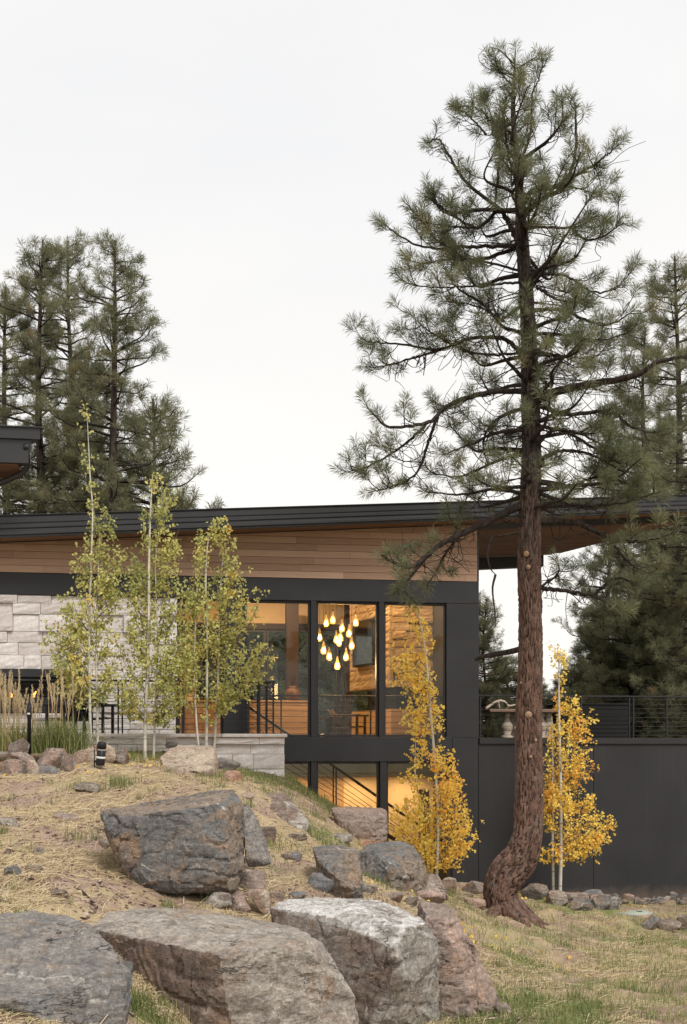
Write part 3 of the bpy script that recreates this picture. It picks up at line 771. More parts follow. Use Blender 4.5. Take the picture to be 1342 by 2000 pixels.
for lx, lab in ((HX(700, 2.3), 'recessed light of the lower room near its left window'), (HX(800, 2.3), 'recessed light of the lower room near its right window'), (HX(590, 2.3), 'recessed light of the lower room by the stairs')):
    downlight(lx, 2.35, -.605, 13, lab)

# ------------------------------------------------------------------ furniture seen through the glass and on the decks
isl = thing('kitchen_island', 'long warm wooden island behind the left corner window', 'kitchen island', to_world(HX(345, 4.6), 4.6, z_floor), HA)
Li = HX(606, 4.6) - HX(345, 4.6); zi = H(500, 1368, 4.6)[1] - z_floor
link('body', box_mesh('body', M['oak'], (0, Li, .02, .9, 0, zi - .05)), isl)
link('countertop', box_mesh('countertop', M['oak'], (-.03, Li + .03, -.03, .95, zi - .045, zi), bev=.008), isl)
for k in range(6): link('board', box_mesh('board', M['oak'], (0.01, Li - .01, -.002, .018, k * (zi - .06) / 6 + .004, (k + 1) * (zi - .06) / 6 - .004), bev=.003), isl)
M['clay'] = m_plain('brown_clay', (.13, .06, .03), .45, .4, var=.4)
vs = thing('vase', 'round brown clay vase with dry stems on the wooden island', 'vase', to_world(HX(572, 4.8), 4.8, H(500, 1368, 4.6)[1]), HA)
link('body', lathe_mesh('body', M['clay'], [(.10, 0), (.17, .08), (.19, .16), (.15, .26), (.08, .31), (.10, .35), (.085, .352), (.0, .33)], 20), vs)
tb = Tubes()
for k in range(22):
    a = rng.uniform(0, 6.28); s = rng.uniform(.05, .2); tb.add([(0, 0, .3), (math.cos(a) * s * .5, math.sin(a) * s * .5, .5), (math.cos(a) * s, math.sin(a) * s, rng.uniform(.55, .75))], [.004, .003, .002], 4)
link('dry_stems', tb.mesh('dry_stems', M['darkwood']), vs)
ln = thing('lantern', 'dark square lantern on the floor behind the middle window', 'lantern', to_world(HX(629, 2.6), 2.6, z_floor), HA)
hl = H(629, 1400, 2.6)[1] - z_floor
for sx in (-1, 1):
    for sy in (-1, 1): link('corner_post', box_mesh('corner_post', M['black'], (sx*.11-.015, sx*.11+.015, sy*.11-.015, sy*.11+.015, .03, hl - .06)), ln)
link('base', box_mesh('base', M['black'], (-.14, .14, -.14, .14, 0, .03)), ln); link('lid', box_mesh('lid', M['darkwood'], (-.14, .14, -.14, .14, hl - .06, hl - .02)), ln)
link('candle', lathe_mesh('candle', M['bulk'], [(.045, .03), (.045, .2), (0, .21)], 12), ln)
def chair(label, loc, rz_, w=.62, mat='black', hb=.95):
    c = thing('armchair', label, 'armchair', loc, rz_)
    for sx in (-1, 1):
        for y in (-.28, .26): link('leg', box_mesh('leg', M[mat], (sx*w/2-.025, sx*w/2+.025, y-.025, y+.025, 0, .60)), c)
        link('arm', box_mesh('arm', M[mat], (sx*w/2-.045, sx*w/2+.045, -.36, .32, .601, .64), bev=.01), c)
        link('back_upright', tube_mesh('back_upright', M[mat], catmull([(sx*w/2*.8, .26, .35), (sx*w/2*.8, .36, .62), (sx*w/2*.72, .44, hb - .03), (sx*w/2*.5, .45, hb)], 10), .025, 6), c)
    for k in range(6): link('seat_slat', box_mesh('seat_slat', M[mat], (-w/2+.03, w/2-.03, -.32 + k*.1, -.235 + k*.1, .36 - .008*k, .385 - .008*k)), c)
    for k in range(5):
        x = -w/2*.6 + k * w*.6/4; link('back_slat', tube_mesh('back_slat', M[mat], [(x, .29, .36), (x, .38, .64), (x, .44, hb - .02)], .028, 6), c)
    return c
xcz = HX(182, -1.2)
chair('dark slatted armchair on the patio behind the left aspen stems', to_world(xcz, -1.25, z_pt - .01), HA + R(75))
chair('second dark slatted armchair on the patio behind the tall grasses', to_world(HX(135, -1.0), -.85, z_pt - .01), HA + R(-30))
chair('dark armchair inside the house by the stone chimney', to_world(HX(682, 2.9), 2.9, z_floor), HA + R(60), .5, 'darkwood', .75)
# deck: pedestal table, antler, black cabinet
tz = z_dk - .01; ty = 1.6; h_t = H(1000, 1386, ty)[1] - tz
tx0, tx1 = HX(946, ty), HX(1088, ty)
tbl = thing('deck_table', 'long brown table on turned stone pedestals behind the pine trunk', 'table', to_world((tx0 + tx1) / 2, ty, tz), HA)
L2 = (tx1 - tx0) / 2
M['tabletop'] = m_wood('weathered_table_wood', (.16, .10, .075), (.22, .15, .11)); M['baluster'] = m_plain('cast_stone_baluster', (.42, .36, .29), .8, .2, var=.2, bump=.2)
link('tabletop', box_mesh('tabletop', M['tabletop'], (-L2, L2, -.45, .45, h_t - .07, h_t), bev=.012), tbl)
bal = lathe_mesh('pedestal', M['baluster'], [(.13, 0), (.13, .06), (.08, .09), (.12, .2), (.135, .28), (.07, .40), (.055, .47), (.09, .50), (.06, .53), (.10, .56), (.13, h_t - .08), (.0, h_t - .078)], 18)
for x in (HX(985, ty), HX(1003, ty), HX(1052, ty), HX(1066, ty)): link('pedestal', bal, tbl, (x - (tx0 + tx1) / 2, rng.choice((-.2, .2)), 0))
M['antler'] = m_plain('bleached_antler', (.62, .52, .42), .6, .3, var=.15)
an = thing('antler', 'bleached antler lying on the deck table', 'antler', to_world(HX(975, ty), ty, tz + h_t), HA)
link('beam', tube_mesh('beam', M['antler'], catmull([(-.30, 0, .015), (-.18, .02, .10), (-.02, 0, .19), (.12, 0, .17), (.22, .02, .09), (.34, 0, .1), (.5, .03, .16)], 30), np.linspace(.03, .012, 31), 8), an)
for pts in ([(-.02, 0, .18), (.0, .02, .10), (.03, .03, .012)], [(.22, .02, .09), (.2, .05, .04), (.16, .08, .01)]): link('tine', tube_mesh('tine', M['antler'], catmull(pts, 8), np.linspace(.025, .012, 9), 7), an)
bxx = (HX(1090, 2.2), HX(1231, 2.2)); hb_ = H(1190, 1374, 2.2)[1] - tz
gc = thing('grill_cabinet', 'black louvred cabinet on the deck behind the cable railing', 'cabinet', to_world(bxx[0], 2.2, tz), HA)
Lg = bxx[1] - bxx[0]
link('body', box_mesh('body', M['black'], (0, Lg, 0, .8, 0, hb_ - .045), bev=.01), gc); link('lid', box_mesh('lid', M['black'], (-.02, Lg + .02, -.03, .84, hb_ - .044, hb_), bev=.015), gc)
for k in range(8): link('louvre', box_mesh('louvre', M['black'], (.04, Lg - .04, -.015, -.001, .05 + k * .09, .125 + k * .09), bev=.004), gc)
# ------------------------------------------------------------------ rocks
ROCKS = []     # (x, y, r) footprints, kept free of straw and grass
def finish_rock(name, hull_pts, voxel, mat, seed, amp=.05, strata=.03, order=False):
    bm = bmesh.new()
    c = sum((Vector(p) for p in hull_pts), Vector()) / len(hull_pts)
    for p in hull_pts: bm.verts.new(Vector(p) - c)
    r_ = bmesh.ops.convex_hull(bm, input=list(bm.verts))
    bmesh.ops.delete(bm, geom=list({g for g in r_['geom_interior'] + r_['geom_unused'] if isinstance(g, bmesh.types.BMVert)}), context='VERTS')
    rc = random.Random(seed * 7 + 1); S0 = max((v_.co.length for v_ in bm.verts)) * 2
    for k in range(16):
        n_ = Vector((rc.gauss(0, 1), rc.gauss(0, 1), rc.gauss(.15, .8))).normalized(); sup = max(v_.co.dot(n_) for v_ in bm.verts)
        bmesh.ops.bisect_plane(bm, geom=list(bm.verts) + list(bm.edges) + list(bm.faces), plane_co=n_ * (sup - S0 * rc.uniform(.006, .032)), plane_no=n_, clear_outer=True)
        bmesh.ops.holes_fill(bm, edges=[e_ for e_ in bm.edges if e_.is_boundary])
    bmesh.ops.recalc_face_normals(bm, faces=list(bm.faces))
    bm.normal_update(); pn = np.array([tuple(f_.normal) for f_ in bm.faces]); pd = np.array([f_.normal.dot(f_.verts[0].co) for f_ in bm.faces])
    me = bpy.data.meshes.new('hull'); bm.to_mesh(me); bm.free()
    o = bpy.data.objects.new('hull', me); COL.objects.link(o)
    md = o.modifiers.new('remesh', 'REMESH'); md.mode = 'VOXEL'; md.voxel_size = voxel
    dg = bpy.context.evaluated_depsgraph_get(); m2 = bpy.data.meshes.new_from_object(o.evaluated_get(dg))
    bpy.data.objects.remove(o); bpy.data.meshes.remove(me)
    n = len(m2.vertices); v = np.zeros(n * 3, np.float32); m2.vertices.foreach_get('co', v); v = v.reshape(-1, 3).astype(float)
    nr = np.zeros(n * 3, np.float32); m2.vertices.foreach_get('normal', nr); nr = nr.reshape(-1, 3)
    S = max(np.ptp(v, axis=0)); G = NG(seed); q = v + seed * 3.1
    sd_ = (v @ pn.T - pd[None]); fid = sd_.argmax(1); cl = []; cid = []
    for n_ in pn:
        for i_, m_ in enumerate(cl):
            if n_ @ m_ > .88: cid.append(i_); break
        else: cid.append(len(cl)); cl.append(n_)
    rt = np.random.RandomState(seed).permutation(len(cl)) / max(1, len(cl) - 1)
    if order: rt = np.clip(.5 + .9 * (np.array(cl) @ np.array([.9, -.1, .8])) + .0 * rt, 0, 1)  # tone goes by facing: left facets main colour, right and top facets patch tone
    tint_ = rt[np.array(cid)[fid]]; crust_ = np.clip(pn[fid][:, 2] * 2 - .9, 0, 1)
    # broad lumps, broken facets (quantised noise), bedding steps and fine chips
    d = amp * .40 * G.fbm(q / S * 2.6, 3)
    fac = G.fbm(q / S * 4.2 + 9, 2); d += amp * 1.1 * (np.floor(fac * 3.2) / 3.2 - fac)
    tilt = q @ np.array([.22, .15, 1.0]) + .10 * S * G.fbm(q / S * 1.7, 2)
    st_ = tilt / (S * .085); d += strata * (np.abs((st_ % 1) - .5) < .12) * -.5 * np.clip(G(q / S * 3 + 4) + .35, 0, 1)
    rid = 1 - np.abs(G.fbm(q / S * 3.3 + 21, 3)) * 2.2; d -= amp * .7 * np.clip(rid - .80, 0, 1) * 3.0
    d += amp * .22 * G.fbm(q / S * 13, 3)
    v += nr * d[:, None]
    m2.vertices.foreach_set('co', v.astype(np.float32).ravel())
    m2.polygons.foreach_set('use_smooth', np.ones(len(m2.polygons), bool)); m2.materials.clear(); m2.materials.append(M[mat]); m2.update()
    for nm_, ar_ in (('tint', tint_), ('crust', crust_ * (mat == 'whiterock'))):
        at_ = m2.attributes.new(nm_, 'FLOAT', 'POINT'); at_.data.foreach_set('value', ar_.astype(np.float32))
    m2.set_sharp_from_angle(angle=R(30))
    o = link(name, m2, None, c); return o
def boulder(label, pts, mat, voxel, seed, back=.9, amp=.05, strata=.03, name='boulder', drop=.25, order=False):
    """front silhouette and facet corners as (px, py, depth); closed behind and below"""
    f = [P(*p) for p in pts]; c = sum(f, Vector()) / len(f)
    zb = min(p.z for p in f)
    ex = []
    for p in f:
        ex.append(Vector((p.x * .97 + c.x * .03, p.y + back * .75, p.z * .75 + c.z * .25 - .05)))
        if p.z < c.z: ex.append(Vector((p.x, p.y + back * .4, zb - drop)))
    o = finish_rock(name, f + ex, voxel, mat, seed, amp, strata, order)
    tag(o, label, 'boulder' if name == 'boulder' else 'rock')
    r = (max(p.x for p in f) - min(p.x for p in f)) / 2; ROCKS.append((c.x, c.y + back * .3, r * .9))
    return o
boulder('huge blue-grey slate boulder filling the bottom left corner', [(-90,1790,10.2),(60,1776,10.5),(130,1788,10.3),(168,1800,10.1),(190,1815,9.8),(226,1868,9.5),(244,1908,9.2),(180,1922,8.9),(100,1950,8.7),(-90,1955,8.7),(-90,2120,8.9),(100,2110,8.8),(236,2045,9.1),(190,1960,8.9)], 'slate_blue', .022, 1, .6, .05, .03)
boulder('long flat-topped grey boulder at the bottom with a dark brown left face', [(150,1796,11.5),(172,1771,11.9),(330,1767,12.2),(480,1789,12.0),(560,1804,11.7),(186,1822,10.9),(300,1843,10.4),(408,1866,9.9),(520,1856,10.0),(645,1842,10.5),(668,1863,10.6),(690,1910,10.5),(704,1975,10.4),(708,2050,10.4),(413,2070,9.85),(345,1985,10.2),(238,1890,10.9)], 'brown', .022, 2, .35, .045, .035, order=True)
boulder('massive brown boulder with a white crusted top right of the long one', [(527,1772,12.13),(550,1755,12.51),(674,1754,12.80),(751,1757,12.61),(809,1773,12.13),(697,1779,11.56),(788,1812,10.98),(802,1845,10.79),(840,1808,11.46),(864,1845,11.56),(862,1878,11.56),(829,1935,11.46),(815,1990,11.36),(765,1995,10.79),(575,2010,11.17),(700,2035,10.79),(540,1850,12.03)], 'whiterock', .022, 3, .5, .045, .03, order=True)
boulder('upright fractured brown boulder at the right end of the foreground row', [(817,1758,12.72),(868,1761,12.72),(890,1778,12.54),(912,1820,12.26),(925,1870,12.08),(935,1960,11.89),(930,1995,11.80),(870,1998,11.71),(825,1952,11.89),(815,1850,12.17),(835,1800,11.99),(880,1800,11.89)], 'pink', .022, 4, .6, .05, .04)
boulder('leaning slab propped against the right-hand foreground boulder', [(905,1812,12.54),(925,1840,12.35),(950,1895,12.26),(968,1940,12.17),(983,1970,12.08),(950,1995,11.99),(935,1988,11.89),(925,1900,12.08)], 'pink', .02, 5, .35, .03, .04, drop=.1)
boulder('large blocky slate boulder perched alone on the straw slope', [(191,1583,13.36),(299,1568,13.91),(390,1549,14.18),(460,1540,14.00),(472,1565,13.36),(435,1567,12.81),(344,1580,12.72),(265,1591,12.81),(200,1598,13.08),(478,1687,13.08),(460,1700,12.81),(446,1690,12.54),(415,1737,12.63),(378,1748,12.63),(316,1740,12.63),(254,1712,12.81),(240,1676,12.81),(214,1633,12.99)], 'slate', .02, 6, .5, .05, .04, drop=.02)
boulder('thin blue slate slab leaning on the right of the perched boulder', [(474,1566,13.82),(490,1575,13.91),(514,1622,13.82),(531,1680,13.63),(518,1686,13.54),(480,1672,13.36),(474,1620,13.54)], 'slate_blue', .02, 7, .25, .02, .02, drop=.05)
boulder('flat-topped pinkish boulder just below the lower window', [(644,1577,20.6),(700,1574,21.0),(758,1577,20.8),(757,1600,20.2),(755,1637,20.0),(740,1656,19.9),(725,1640,19.8),(690,1630,19.9),(655,1600,20.1),(718,1590,19.9)], 'pink', .03, 8, .5, .05, .04)
boulder('squat grey boulder in the middle of the right slope', [(608,1652,14.29),(668,1649,14.63),(703,1661,14.46),(711,1730,13.95),(692,1739,13.78),(668,1726,13.69),(640,1700,13.78),(618,1680,13.95),(660,1665,13.95)], 'slate', .025, 9, .5, .045, .03)
boulder('broad ribbed grey boulder at the foot of the slope by the yellow aspen', [(698,1664,17.3),(716,1650,17.9),(778,1640,18.1),(806,1650,17.9),(832,1684,17.4),(837,1712,17.1),(832,1745,16.8),(764,1750,16.2),(728,1742,16.3),(704,1712,16.7),(726,1664,16.9),(792,1668,16.9),(800,1700,16.4),(764,1690,16.2)], 'slate', .026, 110, .6, .07, .05)
boulder('grey striped block at the bottom of the slope beside a rounded tan stone', [(806,1705,17.37),(853,1706,17.56),(868,1725,17.37),(876,1745,17.18),(860,1768,16.79),(812,1762,16.60),(806,1740,16.79)], 'brown', .025, 11, .5, .04, .04)
boulder('smooth tan boulder below the trees on the planter bed', [(309,1478,21.2),(330,1462,21.5),(345,1457,21.6),(418,1456,21.6),(424,1478,21.2),(421,1495,21.0),(410,1509,20.8),(345,1502,20.8),(318,1496,20.9)], 'tan', .03, 12, .6, .04, .02)
boulder('long tan-brown rock half sunk in the slope under the planter end', [(500,1556,18.6),(530,1546,18.9),(556,1547,18.8),(585,1576,18.4),(606,1606,18.0),(598,1618,17.8),(575,1612,17.7),(540,1592,17.9)], 'brown', .025, 13, .35, .035, .03)

def rock(label, px0, px1, py0, py1, mat, seed, boxy=.6, group=None, name='rock', dt=0.0, sink=.06, tfix=None):
    """smaller rock standing on the ground at its lower edge"""
    p, t = on_ground((px0 + px1) / 2, py1 - 1); t = tfix or t
    p = P((px0 + px1) / 2, py1, t); w = (px1 - px0) / F * t; h = (py1 - py0) / F * t
    r_ = random.Random(seed); d = w * r_.uniform(.65, .9); pts = []
    rotz = r_.uniform(-.5, .5); sk = r_.uniform(-.22, .22)
    for k in range(16):
        a = r_.uniform(-1, 1), r_.uniform(-1, 1), r_.uniform(-1, 1); m = max(abs(x) for x in a); l = math.sqrt(sum(x * x for x in a))
        q = [x / m * boxy + x / l * (1 - boxy) for x in a]
        x, y = q[0] * w / 2, q[1] * d / 2; x += sk * q[2] * w * .4
        pts.append(Vector((p.x + x * math.cos(rotz) - y * math.sin(rotz) * .6, p.y + d * .4 + x * math.sin(rotz) * .6 + y * math.cos(rotz), p.z + h / 2 + q[2] * h / 2 - (sink * h if q[2] < 0 else 0))))
    S = max(w, h)
    o = finish_rock(name, pts, S / 22, mat, seed, S * .04, S * .015); tag(o, label, 'rock', group)
    # stretch to the wanted box
    m = o.data; v = np.zeros(len(m.vertices) * 3, np.float32); m.vertices.foreach_get('co', v); v = v.reshape(-1, 3)
    v[:, 0] = (v[:, 0] - v[:, 0].min()) / np.ptp(v[:, 0]) * w - w / 2; v[:, 2] = (v[:, 2] - v[:, 2].min()) / np.ptp(v[:, 2]) * h * (1.5 if tfix else 1.12) - h * (.5 if tfix else .12)
    v[:, 1] -= v[:, 1].mean(); m.vertices.foreach_set('co', v.ravel()); m.update()
    o.location = (p.x, p.y + d * .4, p.z); ROCKS.append((p.x, p.y + d * .4, w * .5)); return o
RL = [
 ('square brown rock at the left edge of the rock pile',-12,43,1482,1522,'pink',.9),('upright grey-brown rock behind the pile beside the black post',10,56,1441,1476,'brown',.75),
 ('flat pink stone lying across the rock pile',14,66,1468,1490,'pink',.5),('dark split rock in the front of the rock pile',27,54,1487,1522,'slate',.8),
 ('tan-faced wedge rock in the front of the rock pile',50,76,1484,1523,'tan',.7),('wide reddish block under the green grass clump',60,124,1460,1500,'pink',.8),
 ('flat blue slate block at the foot of the wide reddish block',70,119,1494,1519,'slate_blue',.85),('narrow brown standing stone right of the slate block',117,146,1473,1507,'brown',.7),
 ('black and tan rounded stone beside the spotlight',138,188,1460,1494,'tan',.35),('tan rounded boulder behind the black spotlight',178,224,1452,1488,'tan',.3),
 ('low brown rock behind the spotlight at the planter',214,250,1462,1486,'brown',.6),
 ('dark slate lying at the foot of the planter wall',300,350,1449,1468,'slate_blue',.6),('blue-grey slate slab right of the smooth tan boulder',416,470,1479,1510,'slate_blue',.8),
 ('rusty orange stone below the slate slab on the crest',434,473,1505,1529,'orange',.7),
 ('pink angular stone under the right corner of the perched boulder',462,518,1698,1740,'pink',.6),('pale tan block in the gap between the big boulders',481,529,1738,1798,'tan',.75),
 ('slim pink shard leaning below the perched boulder',443,490,1742,1788,'pink',.55),('flat grey-brown stone under the perched boulder',398,452,1744,1776,'brown',.7),
 ('small pale angular stone on the squat grey boulder slope',619,653,1692,1720,'tan',.7),('blue slate wedge sticking out of the mulch',598,668,1706,1748,'slate_blue',.5),
 ('flat pink stone resting behind the crusted boulder',806,872,1738,1768,'pink',.6),('rounded tan stone at the corner of the dark wall',862,894,1714,1745,'tan',.2),
 ('pink and grey rock on the grass left of the pine base',903,952,1721,1748,'pink',.45),('small flat pink stone on the grass left of the pine',904,926,1746,1754,'pink',.4),
 ('low tan stone half buried beside the pine base',908,950,1755,1776,'tan',.6),
 ('round dark grey boulder right of the pine base',1020,1074,1727,1760,'slate',.25),('brown flat rock at the stems of the yellow aspen',1070,1112,1740,1770,'brown',.7),
 ('pink slab in front of the right yellow aspen',1100,1152,1744,1768,'pink',.65),('low grey rock before the pink slab',1112,1162,1760,1782,'slate',.6),
 ('dark wedge-shaped rock at the end of the rock border',1160,1195,1750,1779,'slate',.7),('pale grey rock beside the dark wedge rock',1188,1212,1752,1777,'slate_blue',.55),
 ('brown stone behind the border under the dark wall',1140,1180,1738,1756,'slate_blue',.6),
 ('low grey stone left of the green valve lid',1250,1290,1790,1818,'slate',.6),('flat brown slab below the green valve lid',1272,1334,1797,1820,'brown',.8),
 ('dark rock at the right edge of the lawn',1320,1362,1787,1820,'slate',.5),
 ('half-buried grey stone below the squat grey boulder',648,690,1738,1756,'slate',.6),('half-buried brown stone between squat and broad grey boulders',700,738,1728,1750,'brown',.6),
 ('broken pink stone in front of the broad grey boulder',742,790,1744,1762,'pink',.7),('buried grey stone left of the crusted boulder',560,600,1742,1758,'slate',.6),
 ('buried brown stone on the slope above the squat boulder',640,690,1628,1646,'brown',.65),('flat grey stone half sunk below the long tan-brown rock',548,590,1664,1682,'slate',.6),
 ('pink stone half sunk in the bare soil above the perched boulder',96,150,1588,1606,'pink',.5),('low brown rock at the left edge of the slope',-8,36,1596,1616,'brown',.55),
 ('broken brown stone above the blue-grey corner boulder',96,132,1738,1758,'brown',.65),('grey stone between the corner boulder and the long boulder',216,258,1880,1912,'slate',.6),
 ('small tan stone on the crest right of the perched boulder',470,496,1548,1562,'tan',.6),('pink rubble stone right of the pale tan block',526,556,1742,1764,'pink',.7),
 ('grey rubble stone at the foot of the fractured boulder',790,818,1752,1776,'slate',.7),('brown stone at the right foot of the leaning slab',968,1000,1960,1984,'pink',.6),
 ('small grey stone in the mulch at the left edge',5,40,1690,1712,'slate',.5),('dark small stone in the straw on the left slope',48,80,1690,1706,'slate',.6),
 ('small brown stone half sunk above the blue boulder',60,84,1655,1670,'brown',.5),('small brown stone in the soil under the spotlight',140,190,1528,1548,'brown',.4),
 ('flat brown stone in the straw left of the perched boulder',186,215,1640,1664,'slate',.6),
 ('brown rock standing in the mulch on the middle slope',508,540,1614,1650,'brown',.6),('tan stone behind the squat grey boulder',560,600,1628,1645,'brown',.5),
 ('dark red stone wedged under the flat-topped pinkish boulder',700,748,1640,1662,'orange',.6),
]
TF = {0: 19.75, 1: 20.7, 2: 20.2, 3: 19.9, 4: 19.9, 5: 20.35, 6: 19.95, 7: 20.3, 8: 20.7, 9: 21.0, 10: 21.2}
for k, r_ in enumerate(RL): rock(r_[0], *r_[1:5], r_[5], 100 + k, r_[6], tfix=TF.get(k))
rs = random.Random(77); kind = 0
for k in range(64):
    px = rs.uniform(1140, 1345); back_ = rs.random(); py = 1749 + 21 * back_ + rs.uniform(-1, 2); w = rs.uniform(9, 25); h = w * rs.uniform(.5, .75)
    mt = rs.choice(('slate', 'slate_blue', 'brown', 'pink', 'slate', 'slate'))
    lb = '%s %s stone in the loose border, %s row, %s' % ('tiny' if w < 13 else 'small' if w < 19 else 'fist-sized', {'slate': 'dark grey', 'slate_blue': 'blue-grey', 'brown': 'brown', 'pink': 'pinkish'}[mt], 'back' if py < 1756 else 'middle' if py < 1764 else 'front',
        'beside the yellow aspen' if px < 1190 else 'behind the valve lid' if px < 1270 else 'near the right picture edge')
    rock(lb, px - w/2, px + w/2, py - h, py, mt, 300 + k, .45, 'loose stones along the dark wall', 'border_stone')

# ------------------------------------------------------------------ small garden fixtures
def fixture_base(px, py): p, t = on_ground(px, py); return p, t
p, t = on_ground(57, 1478); t = min(t, 20.9); p = P(57, 1476, t)
h = (1476 - 1378) / F * t
pl = thing('path_light', 'slim black path light post standing behind the rock pile', 'path light', p)
link('post', lathe_mesh('post', M['black'], [(.032, -.15), (.032, h - .2), (.04, h - .19), (.04, h - .01), (.03, h), (0, h)], 14), pl)
link('lens_slot', box_mesh('lens_slot', M['bulk'], (-.025, .025, -.043, -.036, h - .15, h - .12)), pl)
p, t = on_ground(192, 1502)
sp = thing('spotlight', 'black garden spotlight with white ring on a ground spike', 'spotlight', p)
hs = 46 / F * t
link('spike', tube_mesh('spike', M['black'], [(-.06, 0, -.1), (-.06, 0, hs * .8)], .009, 8), sp)
hd = link('head', lathe_mesh('head', M['black'], [(.0, 0), (.065, .0), (.07, .03), (.07, hs * .62), (.055, hs * .64), (.055, hs * .7), (.075, hs * .72), (.072, hs * .95), (.05, hs), (0, hs)], 18), sp, (.03, 0, .04), (.08, .1, 0))
M['white'] = m_plain('white_plastic', (.75, .75, .75), .5, .4, var=.05)
link('ring', lathe_mesh('ring', M['white'], [(.0705, .11), (.073, .112), (.073, .14), (.0705, .142)], 18), hd); link('ring', lathe_mesh('ring', M['white'], [(.056, hs * .64), (.0585, hs * .65), (.0585, hs * .69), (.056, hs * .7)], 18), hd)
link('bracket', box_mesh('bracket', M['black'], (-.07, -.035, -.02, .02, .08, .12)), sp)
p, t = on_ground(1238, 1788)
M['lid'] = m_plain('pale_green_plastic', (.33, .37, .30), .55, .3, var=.12)
vb = thing('valve_box', 'pale green irrigation valve lid set in the lawn', 'valve box', (p.x, p.y, p.z - .02))
link('lid', lathe_mesh('lid', M['lid'], [(.36, .0), (.36, .045), (.34, .055), (.2, .06), (0, .062)], 24), vb, (0, .35, 0)); link('rim', lathe_mesh('rim', M['concrete'], [(.40, -.06), (.42, .02), (.42, .035), (.365, .036)], 24), vb, (0, .35, 0)); link('lift_slot', box_mesh('lift_slot', M['black'], (.1, .2, -.02, .02, .055, .07)), vb, (0, .2, 0))
# ------------------------------------------------------------------ foliage
def m_leaf(name, stops, transl=.35, rough=.55):
    b = MB(name, rough, .25); c = b.ramp(b.attr(), stops); b.color(c)
    tl = b.n('ShaderNodeBsdfTranslucent'); b.l(c, tl.inputs['Color']); mixn = b.n('ShaderNodeMixShader'); mixn.inputs[0].default_value = transl
    b.l(b.b.outputs[0], mixn.inputs[1]); b.l(tl.outputs[0], mixn.inputs[2]); b.l(mixn.outputs[0], b.out.inputs['Surface']); return b.m
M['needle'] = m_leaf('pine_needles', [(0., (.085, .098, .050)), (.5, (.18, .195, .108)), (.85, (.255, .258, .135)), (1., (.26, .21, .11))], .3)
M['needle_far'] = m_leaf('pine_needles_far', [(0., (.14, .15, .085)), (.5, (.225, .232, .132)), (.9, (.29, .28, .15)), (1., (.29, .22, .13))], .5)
M['aspen_green'] = m_leaf('aspen_leaves_green', [(0., (.33, .36, .13)), (.55, (.62, .60, .22)), (.85, (.76, .68, .23)), (.97, (.70, .52, .12)), (1., (.66, .40, .10))], .42)
M['aspen_gold'] = m_leaf('aspen_leaves_gold', [(0., (.78, .66, .18)), (.45, (.97, .75, .18)), (.8, (.97, .67, .13)), (1., (.94, .52, .12))], .42)
def m_bark(name, c1, c2, scale=9, stretch=.22, bump=1.0, dist=.03):
    b = MB(name, .95, .1); v = b.coord((1, 1, stretch)); f = b.noise(v, scale, 6, .65, .6); g = b.noise(v, scale * 5, 4, .7)
    c = b.mix(b.ramp(f, [(.38, 0.), (.6, 1.)]), c2, c1); c = b.mix(1., c, b.ramp(g, [(.3, .65), (.7, 1.25)]), 'MULTIPLY')
    b.color(c); b.bump(b.math('ADD', f, b.math('MULTIPLY', g, .35)), bump, dist); return b.m
def m_ponderosa():
    b = MB('ponderosa_bark', .95, .1); v = b.coord((1, 1, .25)); f = b.noise(v, 14, 6, .7, .5); g = b.noise(b.coord(), 40, 4, .7)
    sx = b.n('ShaderNodeSeparateXYZ'); tcn = b.n('ShaderNodeTexCoord'); b.l(tcn.outputs['Object'], sx.inputs[0])
    old = b.mix(b.ramp(f, [(.35, 0.), (.65, 1.)]), (.105, .062, .048), (.22, .134, .102)); young = b.mix(b.ramp(f, [(.35, 0.), (.65, 1.)]), (.055, .046, .04), (.11, .09, .078))
    c = b.mix(b.ramp(b.math('MULTIPLY', sx.outputs[2], .1), [(.46, 0.), (.66, 1.)]), old, young)
    c = b.mix(b.ramp(b.noise(b.coord((1, 1, .4)), 7, 5, .7), [(.5, 0.), (.68, .6)]), c, (.155, .135, .12))
    c = b.mix(b.ramp(b.attr(), [(.25, .85), (.70, 0.)]), c, (.04, .028, .023))
    c = b.mix(1., c, b.ramp(g, [(.3, .7), (.7, 1.25)]), 'MULTIPLY'); b.color(c); b.bump(b.math('ADD', f, b.math('MULTIPLY', g, .4)), 1.0, .025); return b.m
M['bark'] = m_ponderosa()
M['branch'] = m_bark('dark_branch_bark', (.075, .060, .052), (.03, .025, .022), 20)
M['bark_far'] = m_bark('far_pine_bark', (.085, .066, .056), (.035, .028, .025), 6)
def m_aspenbark():
    b = MB('aspen_bark', .75, .2); v = b.coord((1, 1, 3.0)); f = b.noise(v, 7, 4, .6); g = b.noise(b.coord((6, 6, 1)), 2.2, 5, .7)
    c = b.mix(b.ramp(f, [(.56, 0.), (.66, .8)]), (.60, .565, .49), (.14, .12, .10)); c = b.mix(1., c, b.ramp(g, [(.3, .72), (.7, 1.1)]), 'MULTIPLY'); b.color(c); b.bump(f, .3, .01); return b.m
M['aspen_bark'] = m_aspenbark()
M['aspen_twig'] = m_plain('aspen_twig_bark', (.20, .165, .12), .8, .2)

